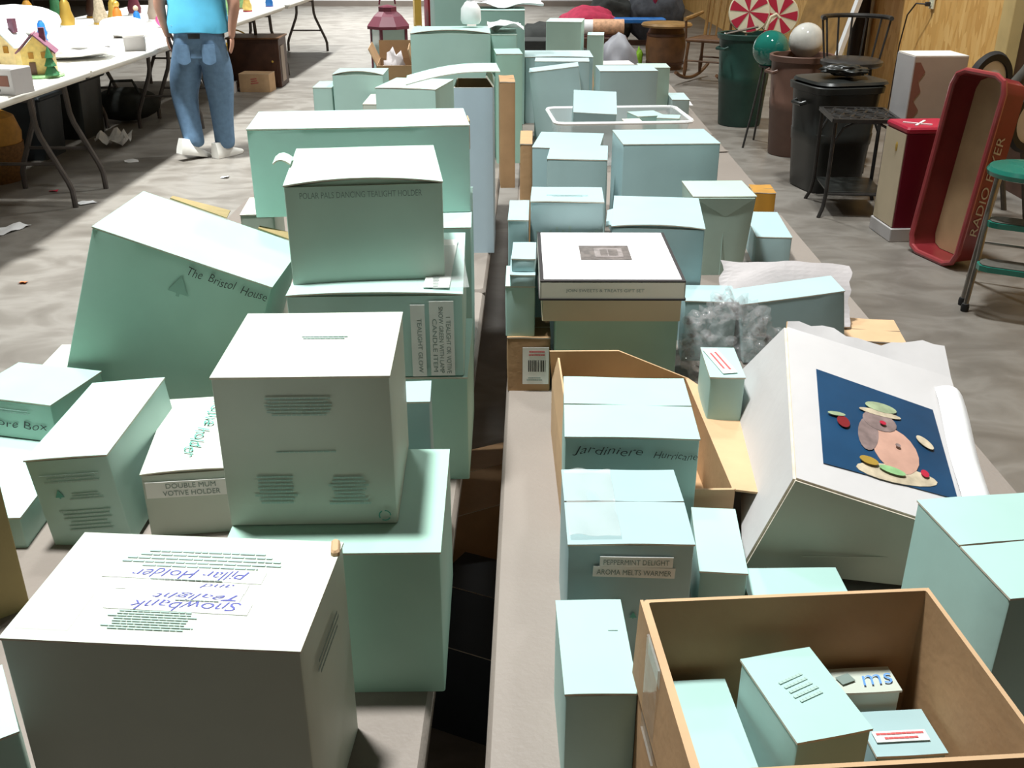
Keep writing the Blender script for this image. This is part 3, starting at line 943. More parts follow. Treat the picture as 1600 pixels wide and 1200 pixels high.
r, w, d, h = carton('R15', 'pale blue mint carton with a gaping lid right behind the gift box', 'mint_blue', gap=.006, group=GR)
b = MB(); b.sheet(lambda u, v: (-w / 2 - .012 * u, -d / 2 + .02 + v * .12, h - .004 * u), 3, 3, .002, 'mint_blue', medge='carton_edge'); b.build('side_flap', r, smooth=True)
r, w, d, h = carton('R16', 'green mint carton tapering downwards with a folded triangular front flap', 'sage_dim', group=GR, taper=.80)
b = MB()
b.prism([(-w / 2 + .004, 0), (w / 2 - .004, 0), (.006, -.045)], 0, .003, 'sage_dim', Matrix.Translation((0, -d / 2 - .001, h - .001)) @ Matrix.Rotation(R(98), 4, 'X'))
b.build('triangle_flap', r)
b = MB(); b.box((.004, -d / 2 * .9 - .0015, h * .38), (.001, .0015, h * .72), 'ink_soft', Matrix.Rotation(R(0), 4, 'X')); b.build('seam', r)
carton('R17', 'low blue mint carton at the right table edge behind the tapering carton', 'mint_blue', group=GR)
carton('R18', 'wide mint carton behind the tapering carton', 'mint_blue', group=GR)
carton('R19a', 'mint carton left of the wide carton, front one of two', 'mint_blue', group=GR)
carton('R19b', 'mint carton left of the wide carton, rear one of two', 'mint_blue', group=GR)
carton('R22', 'blue mint carton tipped up inside the clear plastic bin', 'mint_blue', group=GR)
carton('R23', 'tall mint carton leaning left behind the clear plastic bin', 'mint_lifted', group=GR)
carton('R24', 'tall mint carton right behind the leaning carton by the bin', 'mint_lifted', group=GR)
carton('R25', 'broad mint carton backmost of three behind the clear bin', 'mint_lifted', gap=.003, group=GR)
carton('R26', 'mint carton behind the right half of the clear bin', 'mint_lifted', group=GR)
carton('R26b', 'sage carton half hidden behind the carton right of the clear bin', 'mint_sage', group=GR)
carton('R27', 'small mint carton at the table edge near the green trash can', 'mint_lifted', group=GR)
carton('R29', 'mint carton standing high at the far end of the right row', 'mint', group=GR)
carton('R29b', 'narrow mint carton at the far end beside loose white paper', 'mint', group=GR)
carton('R30', 'low mint carton right of the white gift box', 'mint_blue', group=GR)
carton('R31', 'tilted mint carton in front of a crumpled white sheet', 'mint_blue', group=GR)
r, w, d, h = carton('R33', 'mint carton with a red printed label beside the bubble wrap', 'mint_dimmed', group=GR)
strip_part(r, frame('top', w, d, h), -.004, -.0, .022, .09, 'label_white', rot=12, off=.004)
dashes(r, frame('top', w, d, h), -.004, -.0, .08, .016, 2, 'ink_red', rot=102, seed=51, off=.0046)
r, w, d, h = carton('R36', 'small mint carton wedged between the peppermint and picture cartons', 'mint_dimmed', group=GR)
strip_part(r, frame('front', w, d, h), .01, -.012, .03, .016, 'ink_soft', off=.004)
carton('R37', 'low mint carton in front of the white picture carton', 'mint_dimmed', group=GR)
carton('R39', 'small orange brown kraft box at the right table edge', 'ochre', 'seam', name='kraft_carton')
carton('R35', 'flat kraft carton behind the white picture carton at the table edge', 'kraft_pale', 'seam', name='kraft_carton')

# boxes inside the open kraft carton
BOX['I1'] = (0.148, 0.615, 0.745, 0.068, 0.150, 0.138, 0.088, 0, 0)
BOX['I2'] = (0.226, 0.633, 0.745, 0.064, 0.098, 0.178, 0.26, 0, 0)
BOX['I3'] = (0.296, 0.694, 0.745, 0.062, 0.030, 0.138, 0.088, 0, 0)
BOX['I4'] = (0.318, 0.648, 0.745, 0.060, 0.050, 0.122, 0.088, 0, 0)
GI = 'small mint boxes inside the open kraft carton'
carton('I1', 'mint box lying flat at the left inside the open kraft carton', 'mint_dimmed', lid='tuck', group=GI)
r, w, d, h = carton('I2', 'mint box standing highest inside the open kraft carton', 'mint_dimmed', group=GI)
dashes(r, frame('top', w, d, h), .0, .005, .03, .03, 5, 'ink_soft', rot=15, seed=61)
r, w, d, h = carton('I3', 'mint box with blue scribbles at the back of the open kraft carton', 'mint_pale', group=GI)
text_part(r, frame('top', w, d, h), .014, -.002, .03, .012, 'ms', 'ink_bright_blue', 5, .3, off=.004, name='handwriting')
strip_part(r, frame('top', w, d, h), -.014, .0, .014, .010, 'ink_grey', rot=20, off=.004)
r, w, d, h = carton('I4', 'mint box with a red lettered label inside the open kraft carton', 'mint_blue', group=GI)
strip_part(r, frame('top', w, d, h), -.002, -.006, .046, .012, 'label_white', off=.004)
dashes(r, frame('top', w, d, h), -.002, -.006, .042, .010, 2, 'ink_red', seed=62, off=.0048)

# ------------------------------------------------------------------ big white carton with a picture, lying on its back
Q = {'FTL': (0.360, 1.304, 0.979), 'FTR': (0.600, 1.299, 0.905), 'FLD': (0.313, 1.015, 0.903), 'FRD': (0.554, 1.000, 0.826),
     'BLD': (0.270, 1.032, 0.767), 'BTL': (0.329, 1.415, 0.859), 'BRD': (0.529, 1.010, 0.752), 'BTR': (0.572, 1.400, 0.796)}
Q = {k: Vector(v) for k, v in Q.items()}
base = Vector((0.42, 1.22, 0.74))
pc = thing('picture_carton', 'large worn white carton with a blue photo of a figurine, tipped on its back', 'box', base)
V = {k: v - base for k, v in Q.items()}


def panel(name, a, b_, c, dd, m, medge='carton_edge', parent=pc, t=.003, nx=6, ny=6, warp=0.0):
    """thin board through four corners a-b (bottom) and d-c (top)"""
    b = MB()

    def fn(u, v):
        p = V[a].lerp(V[b_], u).lerp(V[dd].lerp(V[c], u), v)
        return p + Vector((0, 0, warp * math.sin(math.pi * u) * math.sin(math.pi * v)))
    b.sheet(fn, nx, ny, t, m, medge=medge)
    return b.build(name, parent, smooth=True)


fp = panel('front_panel', 'FLD', 'FRD', 'FTR', 'FTL', 'white_board')
panel('side_panel', 'BLD', 'FLD', 'FTL', 'BTL', 'white_board')
panel('side_panel', 'FRD', 'BRD', 'BTR', 'FTR', 'white_board')
panel('bottom_panel', 'BLD', 'BRD', 'FRD', 'FLD', 'grey_board')
panel('back_panel', 'BRD', 'BLD', 'BTL', 'BTR', 'grey_board')
b = MB()
rnd = random.Random(9)
V['t0'] = V['FTL'].lerp(V['BTL'], .04)
V['t1'] = V['FTR'].lerp(V['BTR'], .04)
fu = (V['FTL'] - V['FLD']).normalized()
b.sheet(lambda u, v: V['FTL'].lerp(V['FTR'], u) + fu * (v * (.006 + .062 * u - .022 * max(0, math.sin(6.0 * u - 1.6)) + .004 * math.sin(31 * u))) + Vector((0, 0, .006 * v)), 14, 2, .003, 'white_board', medge='kraft_pale')
b.build('torn_flap', pc, smooth=True)
# printed picture on the front panel
FX = (V['FRD'] - V['FLD'])
FYl, FYr = V['FTL'] - V['FLD'], V['FTR'] - V['FRD']
FN = FX.cross(FYl).normalized()


def fpt(u, v, off=.0045):
    return V['FLD'].lerp(V['FRD'], u).lerp(V['FTL'].lerp(V['FTR'], u), v) + FN * off


def print_poly(name, pts, m, parent, off):
    b = MB()
    n = len(pts)
    b.add([fpt(u, v, off) for u, v in pts] + [fpt(u, v, off - .0006) for u, v in pts], [tuple(range(n)), tuple(range(2 * n - 1, n - 1, -1))] + [(i, (i + 1) % n, n + (i + 1) % n, n + i) for i in range(n)], m)
    return b.build(name, parent)


def ell(cx, cy, rx_, ry_, rot=0, n=18):
    c, s = math.cos(R(rot)), math.sin(R(rot))
    return [(cx + rx_ * math.cos(a) * c - ry_ * math.sin(a) * s, cy + rx_ * math.cos(a) * s + ry_ * math.sin(a) * c) for a in [2 * math.pi * i / n for i in range(n)]]


pp = print_poly('photo_print', [(.142, .131), (.844, .170), (.822, .705), (.152, .737)], 'picture_blue', pc, .0045)
for nm, pts, m in (('print_base', ell(.53, .20, .22, .05, 8), 'figure_sand'), ('print_body', ell(.545, .345, .125, .135, 0), 'figure_pink'),
                   ('print_scarf', ell(.405, .40, .055, .11, -12), 'figure_grey'), ('print_face', ell(.48, .50, .095, .06, 4), 'figure_grey'),
                   ('print_brim', ell(.49, .555, .12, .018, 4), 'figure_sand'), ('print_hat', ell(.50, .595, .09, .03, 4), 'figure_green'),
                   ('print_arm', ell(.27, .42, .035, .035, 20), 'red_paint'), ('print_twig', ell(.72, .45, .05, .025, -30), 'figure_sand'), ('print_leaf', ell(.235, .455, .05, .012, 10), 'figure_green'),
                   ('print_fruit', ell(.68, .25, .022, .02), 'red_bright'), ('print_fruit', ell(.50, .205, .07, .02), 'grass_green'), ('print_fruit', ell(.38, .22, .05, .022), 'gold'),
                   ('print_button', ell(.555, .37, .014, .010), 'figure_grey'), ('print_nose', ell(.49, .485, .018, .012), 'red_bright')):
    poff = globals().get('poff', .0050) + .0003
    print_poly(nm, pts, m, pp, poff)
b = MB()
b.sheet(lambda u, v: fpt(.86 + .16 * u, -.02 + .88 * v, .006 + .010 * math.sin(math.pi * u) + .002 * math.sin(9 * v)), 6, 10, .0015, 'white_paper')
b.build('tape_strip', pc, smooth=True)
b = MB()
b.box((0, 0, 0), (.17, .0012, .0012), 'grey_board', Matrix.Translation(V['BLD'].lerp(V['FRD'], .52) + Vector((0, -.004, 0))))
b.build('bottom_seam', pc)


# ------------------------------------------------------------------ bubble wrap, clear bin, loose paper on the tables
def blob(name, label, cat, c, r, m, seed, amp=.35, sc=(1, 1, 1), sub=4, flat=None, freq=2.2):
    bm = bmesh.new()
    bmesh.ops.create_icosphere(bm, subdivisions=sub, radius=1.0)
    off = Vector((seed * 3.1, seed * 1.7, seed * .9))
    for v in bm.verts:
        n = noise.noise(v.co * freq + off) + .5 * noise.noise(v.co * freq * 2.3 + off)
        v.co *= (1 + amp * n)
        v.co = Vector((v.co.x * r * sc[0], v.co.y * r * sc[1], v.co.z * r * sc[2]))
    zmin = min(v.co.z for v in bm.verts)
    for v in bm.verts:
        v.co.z -= zmin
    me = bpy.data.meshes.new(name)
    bm.to_mesh(me)
    bm.free()
    me.materials.append(MATS[m])
    me.polygons.foreach_set('use_smooth', [True] * len(me.polygons))
    o = bpy.data.objects.new(name, me)
    o.location = c
    COL.objects.link(o)
    return tag(o, label, cat)


def crumpled_sheet(name, label, cat, c, sx, sy, m, seed, amp=.012, rz=0.0, rx=0.0, group=None, nx=14, freq=9):
    off = Vector((seed * 2.3, seed, 0))
    zs = [noise.noise(Vector(((i / nx - .5) * sx * freq, (j / nx - .5) * sy * freq, 0)) + off) for i in range(nx + 1) for j in range(nx + 1)]
    lo = min(zs)
    b = MB()

    def fn(u, v):
        n = noise.noise(Vector(((u - .5) * sx * freq, (v - .5) * sy * freq, 0)) + off) - lo
        e = 1 + .12 * noise.noise(Vector((u * 4, v * 4, seed)))
        return ((u - .5) * sx * e, (v - .5) * sy * e, amp * n)
    b.sheet(fn, nx, nx, .0012, m)
    o = b.build(name, None, smooth=False)
    o.location = c
    o.rotation_euler = (rx, 0, rz)
    return tag(o, label, cat, group)


bw = blob('bubble_wrap', 'crumpled clear bubble wrap glinting beside the red labelled mint carton', 'bubble wrap', (0.335, 1.56, 0.742), .062, 'wrap_plastic', 4, .45, (1.15, 1.0, 1.3), 5, freq=4.2)

b = MB()
rnd = random.Random(77)
vv = bw.data.vertices
for q in range(95):
    v = vv[rnd.randrange(len(vv))]
    if v.normal.z < -.2:
        continue
    rr_ = rnd.uniform(.006, .011)
    b.ball(v.co, rr_, 'wrap_plastic', 10, None, (1, 1, .8))
o = b.build('bubbles', bw, smooth=True)
o['kind'] = 'stuff'

x, y, z, w, d, h, rz, rx, ry = BOX['BIN']
t = thing('plastic_bin', 'clear plastic storage bin holding a tipped carton and small boxes', 'bin', (x, y, z), (0, 0, rz))
b = MB(); shell(b, w, d, h, 'clear_plastic', 'clear_plastic', 'clear_plastic', t=.003, taper=.86, r=.03, bulge=0); b.build('tub', t, smooth=True)
b = MB()
pr = rrect(w + .012, d + .012, .03)
b.tube([(px, py, h) for px, py in pr] + [(pr[0][0], pr[0][1], h)], .006, 'white_paper', 6)
b.build('rim', t, smooth=True)
for k, (ix, iy, iz, iw, idp, ih, irz, lb_) in enumerate(((.40, 3.56, .746, .10, .10, .142, .3, 'small pale box left of centre inside the clear bin'), (.47, 3.48, .746, .075, .07, .146, -.2, 'small mint box by the right rim inside the clear bin'), (.345, 3.46, .746, .06, .07, .135, .1, 'cream box in front inside the clear bin'))):
    BOX['N%d' % k] = (ix, iy, iz, iw, idp, ih, irz, 0, 0)
    carton('N%d' % k, lb_, ('mint', 'mint', 'cream')[k], group='small boxes inside the clear bin')

crumpled_sheet('white_sheet', 'large crumpled off white sheet behind the tilted mint carton', 'packing sheet', (0.50, 1.86, 0.83), .25, .13, 'tissue', 3, .022, -.12, R(42))
crumpled_sheet('paper_sheet', 'white paper lying at the table edge near the green trash can', 'paper', (0.655, 4.75, 0.741), .16, .22, 'white_paper', 5, .004)
crumpled_sheet('paper_sheet', 'white paper scrap beside the small orange brown box', 'paper', (0.62, 2.98, 0.741), .13, .16, 'white_paper', 6, .004, .5)
crumpled_sheet('card_sheet', 'pale card lying right of the clear bin', 'card', (0.63, 3.72, 0.741), .14, .2, 'plastic_beige', 8, .004, .2)
crumpled_sheet('crumpled_paper', 'crumpled white paper on top of the small far mint carton', 'paper', (-0.10, 3.76, 1.143), .12, .2, 'white_paper', 7, .03, .1, freq=18)
crumpled_sheet('white_cloth', 'white cloth spread over the big far mint carton', 'cloth', (-0.10, 4.36, 1.184), .28, .24, 'white_paper', 9, .02, .05)
for k, (px, py, pw, pd, ph_, m, lb_) in enumerate(((.43, 5.35, .17, .16, .10, 'white_board', 'white box among loose paper at the far end of the right row'), (.50, 5.06, .12, .12, .045, 'mint', 'flat mint box below the white box at the far right end'), (.20, 4.72, .16, .12, .07, 'kraft_pale', 'low kraft carton with a raised flap before the high mint carton'), (.56, 5.62, .12, .16, .05, 'tread_grey', 'dark grey box at the far right table corner'))):
    BOX['P%d' % k] = (px, py, .74, pw, pd, ph_, .1 - .1 * k, 0, 0)
    rr, w, d, h = carton('P%d' % k, lb_, m, 'seam' if k == 2 else 'tuck', name=('white_box', 'carton', 'kraft_carton', 'grey_box')[k])
    if k == 2:
        flap(rr, w, d, h, 'R', -5, .09, 'kraft_pale')
        flap(rr, w, d, h, 'L', 8, .10, 'kraft_pale')
BOX['K1'] = (-0.018, 2.93, .74, .045, .012, .30, .05, 0, 0)
BOX['K1'] = (-0.012, 2.42, .74, .028, .16, .285, .0, 0, 0)
carton('K1', 'upright kraft board standing on edge beside the gap', 'kraft', 'tuck', name='kraft_board', cat='cardboard')
# small things at the far end of the left row
t = thing('candle_lantern', 'maroon roofed glass candle lantern behind the open kraft carton', 'lantern', (-0.68, 4.95, .74), (0, 0, .5))
b = MB(); b.box((0, 0, .012), (.15, .15, .024), 'maroon', bev=.004); b.build('base', t)
for sx in (-1, 1):
    for sy in (-1, 1):
        b = MB(); b.box((sx * .062, sy * .062, .165), (.013, .013, .285), 'maroon'); b.build('post', t)
for k, (cx, cy, sx, sy) in enumerate(((0, -.063, .11, .003), (0, .063, .11, .003), (-.063, 0, .003, .11), (.063, 0, .003, .11))):
    b = MB(); b.box((cx, cy, .165), (sx, sy, .28), 'lantern_glass'); b.build('glass_pane', t)
b = MB(); b.lathe([(.105, .305), (.105, .318), (.07, .36), (.045, .38), (.045, .40), (.0001, .41)], 'maroon', 8); b.build('roof', t)
b = MB(); b.tube([(.04 * math.cos(a), 0, .41 + .05 * math.sin(a)) for a in [math.pi * i / 10 for i in range(11)]], .004, 'maroon', 6); b.build('handle', t, smooth=True)
blob('tissue_paper', 'white tissue paper peaking out of the open kraft carton', 'tissue paper', (-0.57, 4.25, 0.746), .055, 'tissue', 11, .5, (.9, .9, 2.2), 3)
b = MB(); b.lathe([(.0001, 0), (.03, 0), (.036, .012), (.034, .05), (.02, .07), (.012, .075), (.016, .10), (.02, .105), (.012, .11), (.0001, .11)], 'white_paper', 18)
o = b.build('glass_votive', None, smooth=True, loc=(-0.215, 3.68, 1.176)); tag(o, 'small white votive glass standing on the bowed lid carton', 'votive')
for k, (px, py, pz, s, m, lb_, nm) in enumerate(((-.50, 5.25, .74, (.10, .07, .10), 'red_bright', 'red and white printed packet left of the tallest mint carton', 'gift_packet'), (-.60, 5.5, .74, (.035, .10, .42), 'gold', 'orange yellow box standing behind the maroon lantern', 'upright_box'), (-.52, 5.55, .74, (.08, .08, .40), 'red_deep', 'dark red box standing beside the orange yellow one', 'upright_box'))):
    t = thing(nm, lb_, 'box', (px, py, pz), (0, 0, .2 * k))
    b = MB(); b.box((0, 0, s[2] / 2), s, m, bev=.004); b.build('body', t)
    b = MB(); b.box((0, -s[1] / 2 - .0012, s[2] * .5), (s[0] * .7, .002, s[2] * .3), 'white_paper'); b.build('label_panel', t)
    b = MB(); b.box((0, 0, s[2] + .0015), (s[0] * .96, s[1] * .96, .003), m); b.build('top_flap', t)
# things seen through the gap, on the floor below
for k, (px, py, pz, pw, pd, ph_, prz, pry, m, lb_) in enumerate(((-.10, 2.05, 0, .34, .26, .30, .5, 0, 'kraft', 'kraft carton on the floor seen down through the gap'), (-.06, 1.65, 0, .30, .3, .22, -.4, 0, 'dark_bin', 'carton on the floor below the gap, coloured dark to deepen its shade'))):  # second carton is coloured dark to imitate the shade in the gap
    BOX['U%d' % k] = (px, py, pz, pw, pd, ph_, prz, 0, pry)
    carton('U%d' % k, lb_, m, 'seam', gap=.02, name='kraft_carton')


# ================================================================== the man
def skin_mesh(nodes, edges, root, sub=2):
    names = list(nodes)
    me = bpy.data.meshes.new('sk')
    me.from_pydata([nodes[k][0] for k in names], [(names.index(a), names.index(c)) for a, c in edges], [])
    ob = bpy.data.objects.new('sk', me)
    COL.objects.link(ob)
    md = ob.modifiers.new('s', 'SKIN')
    md.use_smooth_shade = True
    md.branch_smoothing = 0.6
    for i, k in enumerate(names):
        rr = nodes[k][1]
        sv = me.skin_vertices[0].data[i]
        sv.radius = rr if isinstance(rr, tuple) else (rr, rr)
        sv.use_root = (k == root)
    ms = ob.modifiers.new('u', 'SUBSURF')
    ms.levels = sub
    ms.render_levels = sub
    dg = bpy.context.evaluated_depsgraph_get()
    out = bpy.data.meshes.new_from_object(ob.evaluated_get(dg))
    bpy.data.objects.remove(ob)
    bpy.data.meshes.remove(me)
    out.polygons.foreach_set('use_smooth', [True] * len(out.polygons))
    return out


def join_meshes(meshes, m):
    bm = bmesh.new()
    for q in meshes:
        bm.from_mesh(q)
        bpy.data.meshes.remove(q)
    me = bpy.data.meshes.new('joined')
    bm.to_mesh(me)
    bm.free()
    me.materials.clear()
    me.materials.append(MATS[m])
    me.polygons.foreach_set('use_smooth', [True] * len(me.polygons))
    return me


PX, PY = -2.22, 6.97
A = lambda x, y, z: (x - PX, y - PY, z)
body_n = {
    'pelvis': (A(-2.225, 6.96, .80), (.15, .105)), 'waist': (A(-2.22, 6.95, .95), (.145, .10)), 'chest': (A(-2.21, 6.95, 1.17), (.165, .11)),
    'collar': (A(-2.205, 6.96, 1.31), (.115, .085)), 'neck': (A(-2.20, 6.975, 1.39), .052), 'skull0': (A(-2.20, 6.99, 1.47), (.062, .075)), 'skull1': (A(-2.20, 6.99, 1.545), (.074, .09)), 'skull2': (A(-2.20, 6.985, 1.60), (.05, .06)),
    'shL': (A(-2.375, 6.955, 1.28), .058), 'elL': (A(-2.462, 6.93, 1.02), .043), 'wrL': (A(-2.447, 6.95, .865), .027), 'paL': (A(-2.440, 6.965, .80), (.034, .018)),
    'shR': (A(-2.04, 6.95, 1.28), .058), 'elR': (A(-1.955, 6.92, 1.02), .043), 'wrR': (A(-1.995, 6.93, .86), .027), 'paR': (A(-2.005, 6.94, .795), (.034, .018)),
    'hiL': (A(-2.325, 6.96, .74), .085), 'knL': (A(-2.395, 6.99, .44), .058), 'anL': (A(-2.35, 6.95, .09), .036),
    'hiR': (A(-2.125, 6.96, .74), .085), 'knR': (A(-2.14, 6.99, .44), .058), 'anR': (A(-2.155, 7.02, .08), .036),
}
body_e = [('pelvis', 'waist'), ('waist', 'chest'), ('chest', 'collar'), ('collar', 'neck'), ('neck', 'skull0'), ('skull0', 'skull1'), ('skull1', 'skull2'),
          ('collar', 'shL'), ('shL', 'elL'), ('elL', 'wrL'), ('wrL', 'paL'), ('collar', 'shR'), ('shR', 'elR'), ('elR', 'wrR'), ('wrR', 'paR'),
          ('pelvis', 'hiL'), ('hiL', 'knL'), ('knL', 'anL'), ('pelvis', 'hiR'), ('hiR', 'knR'), ('knR', 'anR')]
parts = [skin_mesh(body_n, body_e, 'pelvis')]
for side, sx in (('L', 1), ('R', -1)):
    p = Vector(body_n['pa' + side][0])
    for k, (dy, ln) in enumerate(((-.024, .062), (-.008, .072), (.008, .068), (.022, .054))):
        q = {'a': (p + Vector((0, dy * .8, .008)), .010), 'b': (p + Vector((0, dy, -.022)), .0095), 'c': (p + Vector((.006 * sx, dy * 1.05, -.022 - ln * .55)), .0085), 'd': (p + Vector((.018 * sx, dy * 1.0, -.022 - ln)), .007)}
        parts.append(skin_mesh(q, [('a', 'b'), ('b', 'c'), ('c', 'd')], 'a', 1))
    q = {'a': (p + Vector((.004 * sx, .012, .035)), .011), 'b': (p + Vector((.012 * sx, .034, .005)), .0105), 'c': (p + Vector((.018 * sx, .040, -.028)), .0085)}
    parts.append(skin_mesh(q, [('a', 'b'), ('b', 'c')], 'a', 1))
# ears and nose
for sx in (-1, 1):
    q = {'a': (A(-2.20 + sx * .070, 6.985, 1.545), (.012, .020)), 'b': (A(-2.20 + sx * .084, 6.975, 1.552), (.008, .022))}
    parts.append(skin_mesh(q, [('a', 'b')], 'a', 1))
parts.append(skin_mesh({'a': (A(-2.20, 7.065, 1.545), .012), 'b': (A(-2.20, 7.095, 1.515), .013)}, [('a', 'b')], 'a', 1))
me = join_meshes(parts, 'skin')
man = bpy.data.objects.new('person', me)
COL.objects.link(man)
man.location = (PX, PY, 0)
tag(man, 'person in a bright blue shirt and jeans walking away beside the display tables', 'person')


def cloth(name, me, m):
    me.materials.clear()
    me.materials.append(MATS[m])
    o = bpy.data.objects.new(name, me)
    COL.objects.link(o)
    o.parent = man
    return o


jn = {'c': (A(-2.225, 6.955, .885), (.150, .10)), 'b': (A(-2.225, 6.955, .84), (.185, .132)), 'p': (A(-2.225, 6.955, .76), (.20, .15)), 'hL': (A(-2.315, 6.955, .68), .135), 'tL': (A(-2.355, 6.97, .57), .118), 'kL': (A(-2.392, 6.99, .44), .098), 'sL': (A(-2.375, 6.97, .26), .080), 'aL': (A(-2.352, 6.95, .13), .074), 'eL': (A(-2.350, 6.945, .065), .076),
      'hR': (A(-2.135, 6.955, .68), .135), 'tR': (A(-2.135, 6.97, .57), .118), 'kR': (A(-2.14, 6.99, .44), .098), 'sR': (A(-2.15, 7.00, .26), .080), 'aR': (A(-2.156, 7.015, .12), .074), 'eR': (A(-2.157, 7.015, .045), .076)}
cloth('jeans', skin_mesh(jn, [('c', 'b'), ('b', 'p'), ('p', 'hL'), ('hL', 'tL'), ('tL', 'kL'), ('kL', 'sL'), ('sL', 'aL'), ('aL', 'eL'), ('p', 'hR'), ('hR', 'tR'), ('tR', 'kR'), ('kR', 'sR'), ('sR', 'aR'), ('aR', 'eR')], 'b'), 'denim')
b = MB()
lv = [(.838, -2.223, .190, .128), (.842, -2.223, .202, .140), (.90, -2.222, .203, .141), (1.0, -2.218, .190, .132), (1.10, -2.214, .194, .134), (1.20, -2.21, .205, .138), (1.28, -2.207, .185, .122), (1.335, -2.204, .115, .095), (1.37, -2.202, .072, .075), (1.372, -2.202, .060, .062)]
vs = []
for z_, cx, rx_, ry_ in lv:
    for k in range(28):
        a = 2 * math.pi * k / 28
        wv = .004 * math.sin(7 * a + 30 * z_) if z_ < 1.1 else 0
        vs.append((cx - PX + (rx_ + wv) * math.cos(a), 6.952 - PY + (ry_ + wv) * math.sin(a), z_ + .006 * math.sin(3 * a) * (z_ < .85)))
fs = [(L * 28 + k, L * 28 + (k + 1) % 28, L * 28 + 28 + (k + 1) % 28, L * 28 + 28 + k) for L in range(len(lv) - 1) for k in range(28)]
b.add(vs, fs, 'shirt')
for sx, ax in ((-1, -2.43), (1, -1.985)):
    b.tube([A(-2.207 + sx * .10, 6.955, 1.285), A(-2.207 + sx * .165, 6.955, 1.272), A(-2.207 + sx * .195, 6.95, 1.21), A(ax, 6.94, 1.09)], [.075, .086, .080, .070], 'shirt', 16)
b.build('t_shirt', man, smooth=True)
b = MB(); b.lathe([(.150, .80), (.166, .805), (.166, .835), (.150, .84)], 'belt_black', 28, Matrix.Translation(A(-2.225, 6.955, 0)), 1.0, .74)
b.build('belt', man, smooth=True)
for sx in (-1, 1):
    b = MB()
    b.sheet(lambda u, v: (A(-2.225, 6.955, 0)[0] + sx * .085 + (u - .5) * .09, -.128 + .02 * abs(u - .5) + A(0, 6.955, 0)[1], .66 + .11 * v - .02 * (1 - 4 * (u - .5) ** 2) * (1 - v)), 4, 4, .003, 'denim')
    b.build('back_pocket', man, smooth=True)


def shoe(ax, ay, az, ang, pitch):
    sole = [(-.034, -.09), (.034, -.09), (.040, -.03), (.046, .06), (.040, .13), (.015, .165), (-.02, .160), (-.044, .12), (-.044, .04), (-.036, -.03)]
    M = Matrix.Translation(A(ax, ay, az)) @ Matrix.Rotation(R(ang), 4, 'Z') @ Matrix.Rotation(R(pitch), 4, 'X')
    n = len(sole)
    vs, fs = [], []
    lv = ((0, 1.0, 0), (.02, 1.04, 0), (.045, .98, -.004), (.075, .78, -.02), (.105, .55, -.045))
    for z, s, sh in lv:
        for x, y in sole:
            zz = z if y < .02 else z * (1 - .45 * min(1, (y - .02) / .13))
            vs.append((x * s, y * (s if y > 0 else 1) + (sh if y > 0 else 0), zz))
    for L in range(len(lv) - 1):
        for i in range(n):
            j = (i + 1) % n
            fs.append((L * n + i, L * n + j, (L + 1) * n + j, (L + 1) * n + i))
    fs.append(tuple(range(n - 1, -1, -1)))
    fs.append(tuple(range((len(lv) - 1) * n, len(lv) * n)))
    b = MB()
    b.add(vs, fs, 'shoe_white', M)
    o = b.build('shoe', man, smooth=True)
    return o


shoe(-2.375, 6.90, .03, -38, -14)
shoe(-2.165, 7.00, .002, -30, 0)
hm = skin_mesh({'a': (A(-2.20, 6.955, 1.50), (.068, .055)), 'b': (A(-2.20, 6.965, 1.57), (.080, .075)), 'c': (A(-2.20, 6.985, 1.62), (.065, .075))}, [('a', 'b'), ('b', 'c')], 'b')
cloth('hair', hm, 'hair')


# ================================================================== display goods on the left tables
def village_house(label, x, y, s, wall, roof, rz, tree=True):
    t = thing('village_house', label, 'figurine', (x, y, .7405), (0, 0, rz), 'lit village houses on the display table')
    b = MB(); b.lathe([(.0001, 0), (.08 * s, 0), (.084 * s, .006 * s), (.08 * s, .012 * s), (.0001, .014 * s)], 'grass_green', 18, None, 1.0, .9); b.build('base', t)
    b = MB(); b.box((0, .01 * s, .055 * s), (.11 * s, .09 * s, .09 * s), wall, bev=.002)
    b.build('wall', t)
    b = MB(); b.prism([(-.055 * s, 0), (.055 * s, 0), (0, .055 * s)], -.045 * s, .045 * s, wall, Matrix.Translation((0, .01 * s, .098 * s)) @ Matrix.Rotation(R(90), 4, 'X')); b.build('gable', t)
    for q in (-1, 1):
        b = MB(); b.sheet(lambda u, v: (q * (.002 + .068 * v) * s, (.01 + (u - .5) * .115) * s, (.158 - .068 * v) * s), 4, 4, .005 * s, roof); b.build('roof_slope', t)
    b = MB(); b.box((.025 * s, .02 * s, .155 * s), (.02 * s, .02 * s, .045 * s), 'roof_plum'); b.build('chimney', t)
    b = MB(); b.box((-.02 * s, -.0365 * s, .035 * s), (.022 * s, .004 * s, .045 * s), 'wood_brown'); b.build('door', t)
    for q in (-.02, .025):
        b = MB(); b.box((q * s, -.0365 * s, .082 * s), (.018 * s, .004 * s, .022 * s), 'ochre'); b.build('window', t)
    if tree:
        b = MB(); b.lathe([(.028 * s, .012 * s), (.012 * s, .045 * s), (.022 * s, .045 * s), (.009 * s, .075 * s), (.016 * s, .075 * s), (.0001, .12 * s)], 'tree_green', 10, Matrix.Translation((.045 * s, -.055 * s, 0))); b.build('tree', t)
    return t


village_house('yellow village house with a plum roof and fir tree near the table corner', -2.655, 5.53, 1.4, 'yellow_wall', 'roof_plum', .3)
village_house('cream village house with a snowy roof behind the printed white box', -2.885, 5.66, 1.6, 'cream_wall', 'roof_snow', -.2, False)
village_house('brown roofed village house cut off by the left edge of the frame', -3.04, 5.36, 1.2, 'yellow_wall', 'wood_brown', .1, False)

